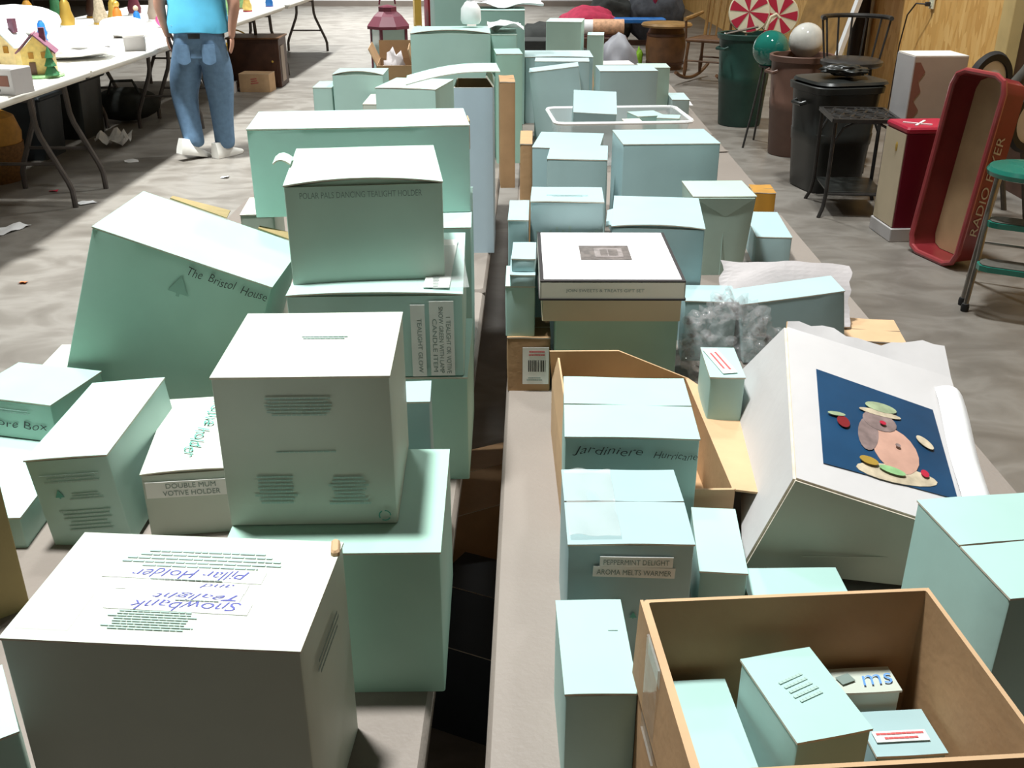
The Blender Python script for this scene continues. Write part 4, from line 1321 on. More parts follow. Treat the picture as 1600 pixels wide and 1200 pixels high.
t = thing('printed_box', 'white product box with a small brown picture on the near table corner', 'box', (-2.60, 4.98, .7405), (0, 0, -.25))
b = MB(); b.box((0, 0, .06), (.26, .14, .12), 'white_board', bev=.002); b.build('body', t)
b = MB(); b.box((.07, -.071, .065), (.075, .002, .05), 'brown_art'); b.build('picture_print', t)
b = MB(); b.box((.045, -.0715, .06), (.022, .002, .03), 'ink_black'); b.build('picture_print', t)
b = MB(); b.box((.045, -.0712, .022), (.012, .002, .012), 'ink_black'); b.build('mark', t)
b = MB(); b.box((0, 0, .1212), (.255, .135, .0022), 'white_board'); b.build('lid', t)
GW = 'white foam and paper packing on the display tables'
for k, (x, y, sx, sy, sz, lb_) in enumerate(((-3.55, 6.6, .55, .40, .20, 'big white foam block at the back left of the display tables'), (-3.02, 6.95, .42, .34, .13, 'white foam slab in the middle of the display table'), (-3.75, 7.6, .6, .4, .22, 'white foam block behind the other foam on the second row'), (-2.98, 7.6, .34, .30, .14, 'white foam slab left of the man'))):
    blob('foam_packing', lb_, 'packing', (x, y, .7405), 1.0, 'white_paper', 20 + k, .10, (sx / 2, sy / 2, sz / 2), 4, freq=1.2)['group'] = GW
blob('tissue_heap', 'heaped white tissue paper in front of the foam on the table', 'packing', (-2.85, 6.35, .7405), 1.0, 'white_paper', 31, .25, (.26, .22, .05), 4, freq=2.0)['group'] = GW
t = thing('open_white_box', 'small grey white open box on the table edge beside the man', 'box', (-2.60, 6.78, .7405), (0, 0, .3))
b = MB(); shell(b, .13, .12, .085, 'white_board', 'white_board', 'white_board'); b.build('body', t, smooth=True)
flap(t, .13, .12, .085, 'F', 70, .05, 'white_board'); flap(t, .13, .12, .085, 'B', 15, .05, 'white_board')


def figurine(label, x, y, prof, m, m2, group, s=1.0):
    t = thing('figurine', label, 'figurine', (x, y, .7405), (0, 0, 0), group)
    b = MB(); b.lathe([(r_ * s, z_ * s) for r_, z_ in prof], m, 14); b.build('body', t, smooth=True)
    zt = prof[-1][1] * s
    b = MB(); b.ball((0, 0, zt + .02 * s), .026 * s, m2, 12); b.build('head', t, smooth=True)
    b = MB(); b.lathe([(.05 * s, 0), (.05 * s, .012 * s), (.0001, .014 * s)], m2, 14); b.build('base', t)


PF = [(.045, .012), (.05, .05), (.035, .10), (.03, .15), (.012, .18)]
GF = 'small figurines on the display tables'
rnd = random.Random(3)
for k, (x, y, m, m2, s, lb_) in enumerate(((-3.15, 7.95, 'orange', 'gold', 1.0, 'orange figurine behind the foam slab'), (-3.06, 7.65 + .45, 'blue_paint', 'figure_sand', .8, 'small blue figurine next to the orange one'),
                                           (-3.35, 8.4, 'gold', 'figure_sand', 1.2, 'golden jar figurine behind the orange one'), (-3.55, 8.6, 'figure_sand', 'gold', 1.2, 'sandy jar figurine behind the foam'),
                                           (-3.20, 8.9, 'taupe', 'white_paper', 1.3, 'tall taupe figurine with a white head'), (-3.85, 9.2, 'wood_dark', 'ochre', 1.3, 'dark figurine with an ochre head at the back'),
                                           (-4.0, 8.8, 'tree_green', 'gold', 1.2, 'green figurine with a golden head at the back left'), (-3.6, 9.5, 'maroon', 'white_paper', 1.2, 'maroon figurine with a white head'),
                                           (-2.75, 9.4, 'grass_green', 'white_paper', .9, 'green figurine on the table right of the man'), (-2.68, 9.9, 'yellow_wall', 'red_bright', .9, 'yellow figurine with a red head past the man'),
                                           (-2.80, 10.2, 'grass_green', 'figure_pink', .9, 'light green figurine with a pink head past the man'), (-2.62, 10.5, 'blue_paint', 'ink_blue', .8, 'deep blue figurine near the table edge'),
                                           (-2.9, 9.0, 'figure_pink', 'gold', 1.0, 'pink figurine with a golden head past the man'))):
    figurine(lb_, x, y, PF, m, m2, GF, s)
for k, (x, y, m, m2, s_, lb_) in enumerate(((-3.12, 6.02, 'yellow_wall', 'figure_pink', .8, 'small yellow figurine on the white packing behind the houses'), (-3.42, 7.25, 'blue_paint', 'white_paper', .8, 'blue figurine with a white head between the foam blocks'),
                                             (-2.72, 7.95, 'red_bright', 'white_paper', .7, 'red figurine with a white head near the table edge by the man'), (-3.95, 8.2, 'ochre', 'wood_brown', 1.2, 'ochre figurine with a brown head at the back left'),
                                             (-3.72, 8.35, 'gold', 'roof_snow', 1.2, 'golden figurine with a pale head behind the second row foam'), (-2.98, 9.7, 'orange', 'white_paper', .9, 'orange figurine with a white head past the man'))):
    figurine(lb_, x, y, PF, m, m2, GF, s_)
t = thing('toy_sleigh', 'small purple sleigh ornament lying on the white packing', 'figurine', (-3.20, 6.30, .7405), (0, 0, .4))
b = MB(); b.prism([(-.05, .01), (.05, .01), (.06, .04), (.02, .05), (.0, .03), (-.04, .06), (-.06, .04)], -.025, .025, 'purple', Matrix.Rotation(R(90), 4, 'X')); b.build('body', t)
for q in (-1, 1):
    b = MB(); b.box((0, q * .02, .004), (.13, .006, .008), 'gold'); b.build('runner', t)
t = thing('ribbon_roll', 'pink ribbon roll on the white packing left of the man', 'ribbon', (-2.95, 8.35, .7405), (0, 0, .5))
b = MB(); b.lathe([(.02, -.04), (.05, -.04), (.05, .04), (.02, .04), (.02, -.04)], 'pink', 18, Matrix.Translation((0, 0, .05)) @ Matrix.Rotation(R(90), 4, 'X')); b.build('roll', t, smooth=True)
b = MB(); b.sheet(lambda u, v: (.05 + .12 * u, (v - .5) * .06, .004 + .03 * math.sin(u * 6) ** 2), 10, 2, .001, 'pink'); b.build('tail', t, smooth=True)

# things on the floor on the left
t = thing('storage_tub', 'dark storage tub under the nearest display table', 'tub', (-3.55, 7.0, 0))
b = MB(); shell(b, .44, .38, .40, 'dark_bin', 'dark_bin', 'dark_bin', t=.006, taper=.88, r=.04); b.build('tub', t, smooth=True)
b = MB(); b.box((0, 0, .415), (.48, .42, .03), 'dark_bin', bev=.012); b.build('lid', t)
t = thing('storage_tub', 'black storage tub behind the first one under the display tables', 'tub', (-3.6, 7.75, 0))
b = MB(); shell(b, .50, .42, .42, 'can_black', 'can_black', 'can_black', t=.006, taper=.88, r=.04); b.build('tub', t, smooth=True)
b = MB(); b.box((0, 0, .435), (.54, .46, .03), 'can_black', bev=.012); b.build('lid', t)
t = thing('wicker_basket', 'brown wicker basket with ochre cloth under the table at the left edge', 'basket', (-3.42, 6.25, 0))
b = MB(); b.lathe([(.0001, 0), (.15, 0), (.19, .13), (.20, .24), (.185, .24), (.175, .13), (.0001, .02)], 'wicker', 24); b.build('basket', t, smooth=True)
b = MB(); b.lathe([(.19, .22), (.20, .30), (.17, .40), (.08, .45), (.0001, .46)], 'ochre', 24); b.build('cloth', t, smooth=True)
t = thing('duffel_bag', 'black duffel bag slumped on the floor under the second display table', 'bag', (-3.35, 8.35, 0), (0, 0, .3))
b = MB(); b.ball((0, 0, .14), .16, 'dark_cloth', 20, None, (1.7, .95, .85)); b.build('bag_body', t, smooth=True)
b = MB(); b.tube([(-.12, -.1, .24), (-.08, -.12, .34), (.08, -.12, .34), (.12, -.1, .24)], .012, 'dark_cloth', 6); b.build('handle', t, smooth=True)
t = thing('wooden_chest', 'dark brown wooden cabinet standing on the floor under the far display table', 'cabinet', (-2.76, 10.42, 0), (0, 0, .04))
b = MB(); b.box((0, 0, .23), (.50, .40, .46), 'wood_dark', bev=.006); b.build('body', t)
b = MB(); b.box((0, 0, .467), (.53, .43, .016), 'wood_brown', bev=.004); b.build('top', t)
b = MB(); b.box((0, -.203, .23), (.44, .006, .38), 'wood_dark'); b.build('door', t)
b = MB(); b.box((.254, -.05, .22), (.006, .16, .34), 'taupe'); b.build('side_panel', t)
b = MB(); b.ball((.18, -.215, .25), .012, 'gold', 10); b.build('knob', t, smooth=True)
BOX['C1'] = (-2.69, 10.02, 0, .30, .20, .17, -.05, 0, 0)
r, w, d, h = carton('C1', 'small kraft carton in front of the dark wooden cabinet', 'kraft_pale', 'seam', name='kraft_carton')
dashes(r, frame('front', w, d, h), .0, .02, .08, .06, 3, 'ink_red', seed=71, rot=8)
BOX['C2'] = (-2.98, 9.92, 0, .20, .20, .09, .1, 0, 0)
carton('C2', 'low white box on the floor behind the legs of the man', 'white_board', name='white_box')
t = thing('yellow_basket', 'yellow plastic basket on the floor under the far display table', 'basket', (-3.25, 11.3, 0))
b = MB(); b.lathe([(.0001, 0), (.14, 0), (.19, .30), (.18, .30), (.13, .01), (.0001, .01)], 'gold', 20); b.build('basket', t, smooth=True)
b = MB(); b.tube([(.19 * math.cos(a), 0, .30 + .15 * math.sin(a)) for a in [math.pi * i / 10 for i in range(11)]], .008, 'gold', 6); b.build('handle', t, smooth=True)
GP = 'paper litter on the concrete floor'
for k, (x, y, sx, sy, lb_) in enumerate(((-3.08, 7.35, .22, .18, 'crumpled white plastic bag on the floor under the second display table'), (-2.76, 6.81, .09, .06, 'white paper scrap on the floor in front of the left shoe'), (-2.61, 5.69, .10, .06, 'grey paper scrap beside the nearest table leg'), (-2.80, 5.12, .22, .10, 'torn white paper at the left edge of the floor'), (-1.98, 6.35, .05, .05, 'tiny white scrap on the floor right of the man'))):
    crumpled_sheet('paper_scrap', lb_, 'litter', (x, y, .001), sx, sy, 'white_paper', 40 + k, .10 if k == 0 else .012, .4 * k, group=GP, nx=8, freq=18)
crumpled_sheet('paper_scrap', 'small orange scrap on the bright floor at the left', 'litter', (-2.32, 4.27, .001), .035, .03, 'orange', 50, .008, group=GP, nx=5, freq=30)
crumpled_sheet('paper_scrap', 'small red scrap on the floor near the table legs', 'litter', (-2.93, 5.97, .001), .05, .03, 'red_bright', 51, .008, group=GP, nx=5, freq=30)


# ================================================================== along the right wall
def trash_can(name, label, x, y, r0, r1, h, m, rz=0.0, square=0.0):
    t = thing(name, label, 'trash can', (x, y, 0), (0, 0, rz))
    b = MB()
    pr = [(.0001, 0), (r0 * .96, 0), (r0, .012), (r0 + (r1 - r0) * .45, h * .45), (r0 + (r1 - r0) * .45 + .004, h * .46), (r0 + (r1 - r0) * .55 + .004, h * .56), (r0 + (r1 - r0) * .56, h * .57), (r1 * .985, h - .05), (r1 * .985, h - .045),
          (r1 + .012, h - .04), (r1 + .016, h - .005), (r1 + .008, h), (r1 - .008, h - .004), (r1 - .014, h - .05), (r0 * .93, .02), (.0001, .018)]
    b.lathe(pr, m, 40, None, 1, 1, square)
    b.build('can', t, smooth=True)
    for s in (-1, 1):
        b = MB()
        b.tube([(s * (r1 + .006), -.055, h - .10), (s * (r1 + .035), -.05, h - .11), (s * (r1 + .035), .05, h - .11), (s * (r1 + .006), .055, h - .10)], .012, m, 8)
        b.build('handle', t, smooth=True)
    return t


trash_can('trash_can', 'dark green plastic trash can filled with candy cane decorations', 1.70, 8.32, .17, .215, .71, 'can_green', .5)
trash_can('trash_can', 'brown plastic trash can between the green and black bins', 1.86, 7.18, .165, .205, .68, 'can_brown', .3)
t = trash_can('trash_can', 'black square trash can behind the small iron stand', 1.83, 6.19, .175, .215, .63, 'can_black', .25, 5)
b = MB(); b.lathe([(.215, .632), (.235, .64), (.225, .655), (.12, .672), (.0001, .675)], 'can_black', 32, Matrix.Translation((.02, 0, 0)), 1.0, .95, 5); b.build('lid', t, smooth=True)


def lollipop(label, x, y, z0, top, r, tilt, group):
    t = thing('lollipop_sign', label, 'decoration', (x, y, z0), (0, 0, 0), group)
    tv = Vector(top)
    b = MB(); b.tube([(0, 0, 0), tv], .010, 'candy_white', 8); st = b.build('stick', t, smooth=True)
    n = 7
    for k in range(n):
        a = tv * ((k + .2) / n); c = tv * ((k + .65) / n)
        b = MB(); b.tube([a, c], .0108, 'red_bright', 8); b.build('stripe', st, smooth=True)
    M = Matrix.Translation(tv + tv.normalized() * r * .9) @ Matrix.Rotation(R(tilt[2]), 4, 'Z') @ Matrix.Rotation(R(90 + tilt[0]), 4, 'X') @ Matrix.Rotation(R(tilt[1]), 4, 'Z')
    b = MB(); b.lathe([(.0001, -.008), (r, -.008), (r + .006, 0), (r, .008), (.0001, .008)], 'candy_white', 32, M); b.build('disc', t, smooth=True)
    for k in range(6):
        a0 = R(60 * k)
        pts = [(0, 0)] + [(r * .97 * math.cos(a0 + R(5 * i) + .25 * (1)), r * .97 * math.sin(a0 + R(5 * i) + .25)) for i in range(7)]
        b = MB(); b.prism(pts, .0085, .0105, 'red_bright', M); b.build('swirl_wedge', t)
    return t


GC = 'candy decorations in the green trash can'
lollipop('red and cream lollipop sign standing in the green trash can', 1.66, 8.36, .06, (.045, .02, .66), .155, (-8, 12, -12), GC)
lollipop('second lollipop sign leaning right out of the green trash can', 1.72, 8.40, .06, (.20, .03, .64), .15, (-6, 30, -10), GC)
t = thing('candy_cane', 'red and white striped candy cane stick leaning in the green trash can', 'decoration', (1.66, 8.22, .06), (0, 0, 0), GC)
b = MB(); b.tube([(0, 0, 0), (.16, -.05, .72), (.18, -.05, .78), (.22, -.05, .80), (.25, -.05, .77)], .011, 'candy_white', 8); o = b.build('cane', t, smooth=True)
for k in range(8):
    b = MB(); p0 = Vector((.16, -.05, .72)); b.tube([p0 * ((k + .2) / 8), p0 * ((k + .6) / 8)], .0118, 'red_bright', 8); b.build('stripe', o, smooth=True)
t = thing('silver_rod', 'silver rod lying across the rim of the green trash can', 'rod', (1.56, 8.26, .725), (0, 0, 0))
b = MB(); b.tube([(-.04, 0, -.02), (.22, .05, .03)], .009, 'steel', 8); b.build('shaft', t, smooth=True)
b = MB(); b.ball((-.045, 0, -.02), .013, 'steel', 10); b.build('knob', t, smooth=True)

# gazing balls
t = thing('gazing_ball', 'shiny dark green glass gazing ball on a metal stand', 'gazing ball', (1.705, 7.47, 0))
b = MB(); b.ball((0, 0, .68), .128, 'glass_green', 32); b.build('glass_ball', t, smooth=True)
b = MB(); b.lathe([(.07, .555), (.075, .57), (.06, .58), (.055, .56)], 'black_iron', 20); b.build('ring', t, smooth=True)
for k in range(3):
    a = R(215 + 120 * k)
    b = MB(); b.tube([(.06 * math.cos(a), .06 * math.sin(a), .565), (.12 * math.cos(a), .12 * math.sin(a), .28), (.19 * math.cos(a), .19 * math.sin(a), 0)], .008, 'black_iron', 6); b.build('leg', t, smooth=True)
t = thing('gazing_ball', 'pearly white glass gazing ball resting in the brown trash can', 'gazing ball', (1.885, 7.22, .645))
b = MB(); b.ball((0, 0, .118), .118, 'glass_pearl', 32); b.build('glass_ball', t, smooth=True)
b = MB(); b.lathe([(.03, .0), (.032, .012), (.02, .014)], 'steel', 14, Matrix.Translation((0, 0, -.012))); b.build('neck', t, smooth=True)

# iron chair behind the black can
t = thing('iron_chair', 'black wrought iron chair with a round seat behind the black trash can', 'chair', (2.06, 6.72, 0), (0, 0, -.15))
b = MB(); b.lathe([(.0001, .655), (.17, .655), (.195, .67), (.195, .69), (.17, .705), (.0001, .71)], 'black_iron', 32); b.build('seat', t, smooth=True)
for k in range(4):
    a = R(45 + 90 * k)
    b = MB(); b.tube([(.15 * math.cos(a), .15 * math.sin(a), .66), (.20 * math.cos(a), .20 * math.sin(a), 0)], .012, 'black_iron', 8); b.build('leg', t, smooth=True)
b = MB(); b.tube([(.21 * math.cos(R(a)), .02 + .20 * math.sin(R(a)), .95) for a in range(-10, 195, 12)], .014, 'black_iron', 8); b.build('back_rail', t, smooth=True)
for a in (0, 35, 65, 90, 115, 145, 180):
    b = MB(); b.tube([(.17 * math.cos(R(a)), .01 + .17 * math.sin(R(a)), .69), (.21 * math.cos(R(a)), .02 + .20 * math.sin(R(a)), .95)], .007, 'black_iron', 6); b.build('spindle', t, smooth=True)
b = MB(); b.lathe([(.17, .30), (.18, .305), (.17, .31), (.16, .305), (.17, .30)], 'black_iron', 24); b.build('foot_ring', t, smooth=True)

# iron plant stand
t = thing('plant_stand', 'small black iron stand with a patterned top in front of the black can', 'stand', (1.82, 5.66, 0), (0, 0, -.08))
b = MB()
b.box((0, -.20, .53), (.36, .018, .02), 'black_iron'); b.box((0, .20, .53), (.36, .018, .02), 'black_iron'); b.box((-.175, 0, .53), (.018, .4, .02), 'black_iron'); b.box((.175, 0, .53), (.018, .4, .02), 'black_iron')
b.build('top_frame', t)
for k in range(7):
    b = MB()
    x0 = -.15 + k * .05
    b.tube([(x0 + .02 * math.sin(q * 1.2 + k), -.195 + .39 * q / 10, .533) for q in range(11)], .0065, 'black_iron', 6)
    b.build('scroll_bar', t, smooth=True)
for k in range(6):
    b = MB(); y0 = -.15 + k * .06
    b.tube([(-.17 + .34 * q / 10, y0 + .014 * math.sin(q * 1.4 + k), .531) for q in range(11)], .006, 'black_iron', 6); b.build('scroll_bar', t, smooth=True)
for sx in (-1, 1):
    for sy in (-1, 1):
        b = MB(); b.tube([(sx * .165, sy * .19, .525), (sx * .165, sy * .19, .12), (sx * .175, sy * .20, .05), (sx * .195, sy * .215, .0)], .011, 'black_iron', 8); b.build('leg', t, smooth=True)
for sy in (-1, 1):
    b = MB(); b.tube([(-.165, sy * .19, .40), (-.12, sy * .19, .49), (-.06, sy * .19, .52), (.06, sy * .19, .52), (.12, sy * .19, .49), (.165, sy * .19, .40)], .008, 'black_iron', 6); b.build('arch', t, smooth=True)
    b = MB(); b.tube([(-.165, sy * .19, .13), (.165, sy * .19, .13)], .008, 'black_iron', 6); b.build('cross_bar', t, smooth=True)
b = MB(); b.box((0, 0, .135), (.31, .36, .008), 'can_black'); b.build('shelf', t)
blob('garden_tray_clutter', 'dark crumpled plastic heaped on the lid of the black trash can', 'plastic', (1.84, 6.10, .676), .10, 'can_black', 61, .4, (1.3, .8, .30), 4)

# brown and white tall box, red tin, wagon tray, stool
t = thing('printed_carton', 'tall white and taupe printed carton standing by the particle board wall', 'box', (2.185, 5.70, 0), (0, 0, .05))
b = MB(); b.box((0, 0, .425), (.29, .24, .85), 'taupe', bev=.003); b.build('body', t)
b = MB(); b.box((-.1465, 0, .425), (.004, .236, .845), 'white_board'); b.build('side_face', t)
b = MB(); b.box((0, 0, .8515), (.288, .238, .004), 'cream'); b.build('top_flap', t)
b = MB()
rnd = random.Random(12)
pts = [(-.142, 0), (-.142, .8)]
for k in range(16, -1, -1):
    pts.append((-.142 + (.05 if k % 2 else .02) + .018 * rnd.random(), .8 * k / 16))
b.prism(pts, -.0006, .0006, 'brown_art', Matrix.Translation((0, -.1215, .02)) @ Matrix.Rotation(R(90), 4, 'X'))
b.build('pine_tree_print', t)
t = thing('red_carton', 'deep red carton with a white base and silver tree emblem beside the wagon', 'box', (1.985, 5.14, 0), (0, 0, .08))
b = MB(); b.box((0, 0, .035), (.29, .27, .07), 'white_board', bev=.004); b.build('base', t)
b = MB(); b.box((0, 0, .31), (.27, .25, .48), 'red_deep', bev=.006); b.build('body', t)
b = MB(); b.box((-.137, 0, .31), (.004, .24, .47), 'cream_side'); b.build('side_face', t)
b = MB(); b.box((0, 0, .565), (.28, .26, .03), 'red_bright', bev=.01); b.build('lid', t)
b = MB(); b.prism([(-.03, 0), (.03, 0), (0, .05)], 0, .002, 'hub_white', Matrix.Translation((.04, -.1265, .42)) @ Matrix.Rotation(R(90), 4, 'X')); b.build('tree_emblem', t)
b = MB(); b.ball((-.139, -.03, .47), .014, 'gold', 10, None, (.3, 1, 1.8)); b.build('ornament', t, smooth=True)
b = MB(); b.box((-.03, -.02, .583), (.16, .012, .006), 'white_paper', None, .9); b.build('ribbon', t)
b = MB(); b.box((-.05, -.03, .583), (.14, .012, .006), 'white_paper', None, -.6); b.build('ribbon', t)
dashes(t, Matrix.Translation((.04, -.1362, .035)) @ Matrix.Rotation(R(90), 4, 'X'), 0, 0, .12, .025, 2, 'ink_grey', seed=72, off=0)

# wagon tray: local x = width, y = length (stood up), z = towards the open side
u_ = Vector((.30, -.954, 0)).normalized()
v_ = Vector((.10, .05, .99)); v_ = (v_ - u_ * v_.dot(u_)).normalized()
n_ = u_.cross(v_)
base_p = Vector((1.955, 4.70, .012))
M = Matrix(((u_.x, v_.x, n_.x, base_p.x), (u_.y, v_.y, n_.y, base_p.y), (u_.z, v_.z, n_.z, base_p.z), (0, 0, 0, 1)))
t = thing('wagon_tray', 'red metal wagon tray stood on end against the clutter by the wall', 'wagon', base_p)
t.rotation_euler = M.to_3x3().to_euler()
WW, WL, WD = .34, .87, .13
b = MB()
O = Matrix.Translation((0, WL / 2, -WD))
pr_o = rrect(WW, WL, .07, 4)
pr_b = rrect(WW - .03, WL - .03, .06, 4)
n = len(pr_o)
vs = [(x, y, 0) for x, y in pr_b] + [(x, y, WD) for x, y in pr_o] + [(x * .985, y * .99, WD) for x, y in pr_o] + [(x * .975, y * .985, .006) for x, y in pr_b]
b.add(vs, [(i, (i + 1) % n, n + (i + 1) % n, n + i) for i in range(n)] + [(n + i, n + (i + 1) % n, 2 * n + (i + 1) % n, 2 * n + i) for i in range(n)] + [(2 * n + i, 2 * n + (i + 1) % n, 3 * n + (i + 1) % n, 3 * n + i) for i in range(n)] + [tuple(range(n - 1, -1, -1))], 'red_paint', O)
b.build('side_walls', t, smooth=True)
b = MB(); b.add([(x * .97, y * .98, .008) for x, y in pr_b], [tuple(range(n))], 'wagon_bed', O); b.add([(x * .97, y * .98, .004) for x, y in pr_b], [tuple(range(n - 1, -1, -1))], 'wagon_bed', O); b.build('bed', t)
b = MB(); b.tube([(O @ Vector((x, y, WD))) for x, y in pr_o] + [O @ Vector((pr_o[0][0], pr_o[0][1], WD))], .014, 'red_rim', 8); b.build('rolled_rim', t, smooth=True)
TM = Matrix(((0, 0, 1, WW / 2 - .004), (-1, 0, 0, WL * .44), (0, -1, 0, -WD * .45), (0, 0, 0, 1)))
text_part(t, TM, .0, .0, .46, .042, 'RADIO FLYER', 'carton_edge', 180, .15, off=.002)

t = thing('wagon_gear', 'wagon undercarriage with white hubbed wheels leaning on the wall', 'wagon gear', (2.62, 5.45, 0), (0, 0, 0))
for (wx, wy, wz, ang) in ((-.02, -.13, .56, 25), (-.10, .26, .70, 25)):
    Mw = Matrix.Translation((wx, wy, wz)) @ Matrix.Rotation(R(ang), 4, 'Z') @ Matrix.Rotation(R(90), 4, 'X')
    b = MB(); b.lathe([(.115, -.02), (.15, -.022), (.165, 0), (.15, .022), (.115, .02), (.115, -.02)], 'rubber', 32, Mw); w_ = b.build('tire', t, smooth=True)
    b = MB(); b.lathe([(.0001, -.02), (.05, -.018), (.115, -.008), (.115, .008), (.05, .018), (.0001, .02)], 'hub_white', 28, Mw); b.build('hub_disc', w_, smooth=True)
b = MB(); b.tube([(-.02, -.13, .56), (-.10, .26, .70)], .012, 'steel', 8); b.build('axle', t, smooth=True)
b = MB(); b.tube([(-.14, .0, .62), (-.06, -.05, .80), (-.04, -.06, .87)], [.045, .028, .018], 'tread_grey', 10); b.build('yoke', t, smooth=True)
b = MB(); b.tube([(-.04, -.06, .86), (.02, -.18, 1.06), (.16, -.36, 1.3)], .009, 'steel', 8); b.build('pull_handle', t, smooth=True)
for q in (-.10, .18):
    b = MB(); b.tube([(-.06, q, .60), (.10, q + .02, 0)], .016, 'tread_grey', 8); b.build('frame_rail', t, smooth=True)

t = thing('step_stool', 'green and chrome kitchen step stool at the right edge of the frame', 'stool', (2.08, 4.16, 0), (0, 0, R(-28)))
t.scale = (.95, .95, .93)
b = MB(); b.lathe([(.0001, .575), (.15, .573), (.172, .58), (.178, .60), (.168, .617), (.08, .624), (.0001, .625)], 'stool_green', 36); b.build('seat', t, smooth=True)
for sx in (-1, 1):
    b = MB(); b.tube([(sx * .12, -.10, .575), (sx * .155, -.19, 0.012)], .0125, 'chrome_old', 10); b.build('leg', t, smooth=True)
    b = MB(); b.tube([(sx * .12, .10, .575), (sx * .165, .20, 0.012)], .0125, 'chrome_old', 10); b.build('leg', t, smooth=True)
    b = MB(); b.tube([(sx * .125, -.12, .44), (sx * .125, -.22, .22), (sx * .135, -.27, 0.012)], .011, 'chrome_old', 10); b.build('step_leg', t, smooth=True)
    for (px, py) in ((sx * .155, -.19), (sx * .165, .20), (sx * .135, -.27)):
        b = MB(); b.lathe([(.0001, 0), (.017, 0), (.018, .02), (.015, .035), (.0001, .035)], 'rubber', 10, Matrix.Translation((px, py, 0))); b.build('rubber_foot', t, smooth=True)
for (zy, zz, dp) in ((-.13, .385, .13), (-.235, .215, .14)):
    pl = rrect(.25, dp, .05, 2)
    b = MB(); b.prism(pl, zz - .012, zz + .012, 'stool_green', Matrix.Translation((0, zy, 0))); st = b.build('step', t)
    b = MB(); b.prism([(x * .92, y * .88) for x, y in pl], zz + .012, zz + .016, 'tread_grey', Matrix.Translation((0, zy, 0))); b.build('tread', st)
b = MB(); b.tube([(-.15, .19, .20), (.15, .19, .20)], .008, 'chrome_old', 8); b.build('cross_bar', t, smooth=True)

# leaning boards and far clutter
t = thing('leaning_board', 'tall brown board with a white edge leaning on the wall behind the green can', 'board', (2.22, 8.75, 0), (0, R(16), .25))
b = MB(); b.box((0, 0, .8), (.03, .75, 1.6), 'wood_tan', bev=.003); b.build('panel', t)
b = MB(); b.box((-.0, -.39, .8), (.036, .05, 1.6), 'white_paper'); b.build('edge_trim', t)

t = thing('rocking_chair', 'brown wooden rocking chair beyond the green trash can', 'rocking chair', (1.86, 10.7, 0), (0, 0, -.55))
for sx in (-1, 1):
    b = MB(); b.tube([(sx * .22, -.42 + .84 * q / 10, .035 + .09 * (2 * q / 10 - 1) ** 2) for q in range(11)], .018, 'wood_brown', 8); b.build('rocker', t, smooth=True)
    for y0 in (-.20, .20):
        b = MB(); b.tube([(sx * .22, y0, .06), (sx * .215, y0, .16), (sx * .21, y0, .25), (sx * .20, y0 * .95, .40)], [.014, .024, .016, .018], 'wood_brown', 8); b.build('leg', t, smooth=True)
    b = MB(); b.tube([(sx * .24, -.22, .62), (sx * .25, 0, .63), (sx * .23, .2, .66)], [.02, .024, .016], 'wood_tan', 8); b.build('arm_rest', t, smooth=True)
    b = MB(); b.tube([(sx * .235, -.18, .42), (sx * .24, -.2, .62)], .013, 'wood_brown', 8); b.build('arm_post', t, smooth=True)
    b = MB(); b.tube([(sx * .19, .2, .42), (sx * .21, .36, 1.08)], .018, 'wood_tan', 8); b.build('back_post', t, smooth=True)
b = MB(); b.box((0, 0, .42), (.46, .44, .035), 'wood_brown', bev=.012); b.build('seat', t)
b = MB(); b.box((0, .375, 1.08), (.46, .03, .12), 'wood_tan', bev=.012); b.build('crest_rail', t)
for k in range(5):
    x0 = -.14 + .07 * k
    b = MB(); b.tube([(x0, .2, .43), (x0 * 1.1, .36, 1.04)], [.008, .010], 'wood_tan', 6); b.build('spindle', t, smooth=True)
for y0 in (-.2, .2):
    b = MB(); b.tube([(-.21, y0, .22), (.21, y0, .22)], .010, 'wood_brown', 6); b.build('stretcher', t, smooth=True)
t = thing('barrel_table', 'round brown wooden barrel table left of the rocking chair', 'table', (1.50, 11.75, 0))
b = MB(); b.lathe([(.0001, 0), (.19, 0), (.215, .12), (.225, .24), (.21, .38), (.18, .45), (.0001, .45)], 'wood_brown', 28); b.build('barrel', t, smooth=True)
for z_ in (.07, .37):
    rr_ = .208 if z_ < .1 else .213
    b = MB(); b.lathe([(rr_, z_ - .014), (rr_ + .006, z_ - .014), (rr_ + .006, z_ + .014), (rr_, z_ + .014)], 'wood_dark', 28); b.build('hoop', t, smooth=True)
b = MB(); b.lathe([(.0001, .45), (.27, .45), (.285, .47), (.27, .49), (.0001, .495)], 'wood_tan', 32); b.build('top', t, smooth=True)
t = thing('blue_bench', 'bright blue low bench at the far end beyond the tables', 'bench', (1.32, 13.0, 0), (0, 0, .02))
b = MB(); b.box((0, 0, .41), (.62, .26, .05), 'blue_paint', bev=.01); b.build('seat', t)
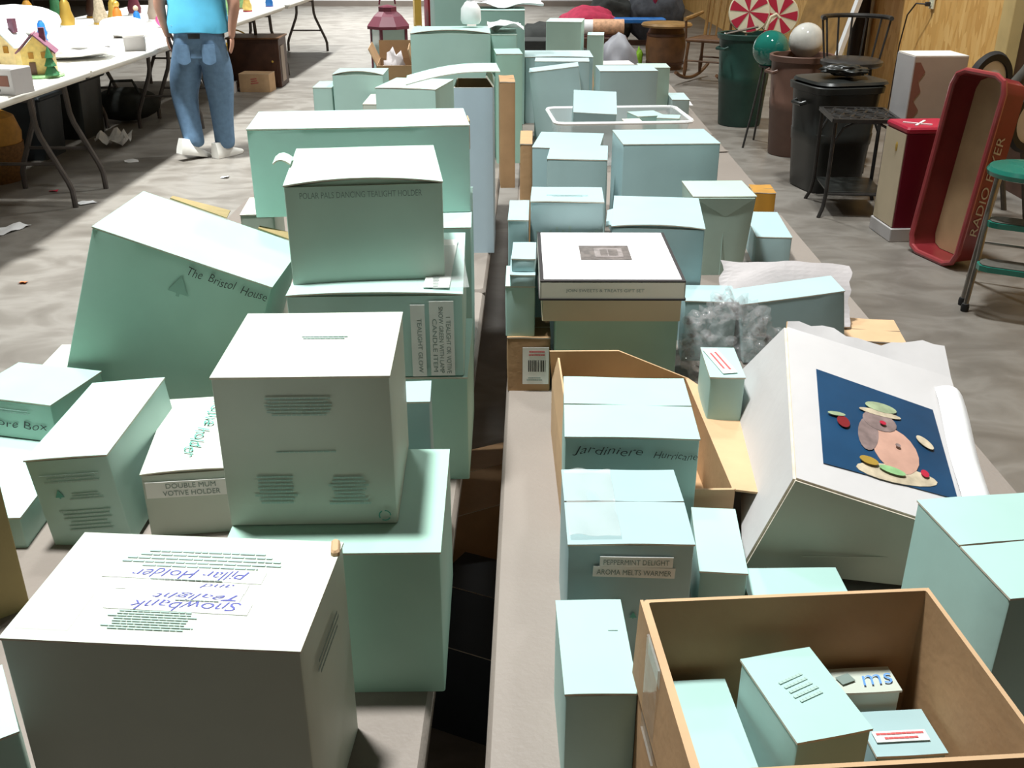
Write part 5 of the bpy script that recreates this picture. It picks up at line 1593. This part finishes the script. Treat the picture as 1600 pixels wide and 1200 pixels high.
for sx in (-1, 1):
    b = MB(); b.box((sx * .25, 0, .195), (.05, .24, .39), 'wood_dark', bev=.005); b.build('leg', t)
b = MB(); b.box((0, 0, .15), (.5, .03, .06), 'wood_dark'); b.build('stretcher', t)
t = thing('rolled_rug', 'rolled tan rug with a white end lying on the far bench', 'rug', (.80, 12.2, .0))
b = MB(); b.tube([(-.30, 0, .40), (-.1, 0, .40)], .085, 'rug_white', 18); b.build('white_end', t, smooth=True)
b = MB(); b.tube([(-.10, 0, .40), (.26, 0, .40)], .09, 'rug_tan', 18); b.build('roll', t, smooth=True)
b = MB(); b.box((0, 0, .15), (.6, .3, .30), 'wood_dark', bev=.01); b.build('support_crate', t)
for k, (x, y, z, sx, sy, sz, m, lb_) in enumerate(((.72, 13.3, 0, .42, .3, .52, 'red_cloth', 'heap of red cloth at the far end behind the rolled rug'), (1.05, 14.2, 0, .35, .25, .62, 'dark_cloth', 'heap of black clothing behind the red cloth'), (1.66, 14.2, 0, .38, .3, .74, 'denim_black', 'dark grey clothing piled behind the barrel table'), (.05, 7.4, 0, .4, .25, .80, 'dark_cloth', 'dark cloth draped on the goods just past the far table end'))):
    blob('cloth_heap', lb_, 'clothing', (x, y, z), 1.0, m, 70 + k, .18, (sx, sy, sz / 2), 4, freq=2.0)
t = thing('red_striped_box', 'stack of red and black boxes just past the far end of the tables', 'box', (.06, 6.55, 0))
for k in range(7):
    b = MB(); b.box((0, 0, .06 + .12 * k), (.24, .22, .115), 'red_deep' if k % 2 else 'dark_cloth', bev=.004); b.build('tier', t)
blob('red_glove', 'red glove lying on the dark clothing by the barrel table', 'glove', (1.50, 13.0, .60), .06, 'red_bright', 81, .3, (.7, .6, 1.6), 3)
blob('leafy_sprig', 'lime green sprig on the floor left of the barrel table', 'leaf', (1.22, 11.8, .0), .06, 'lime', 82, .5, (.6, .5, 1.6), 3)
blob('grey_bag', 'grey rounded bag at the far right end of the tables', 'bag', (.55, 6.7, 0), 1.0, 'bag_grey', 83, .12, (.17, .14, .41), 4)
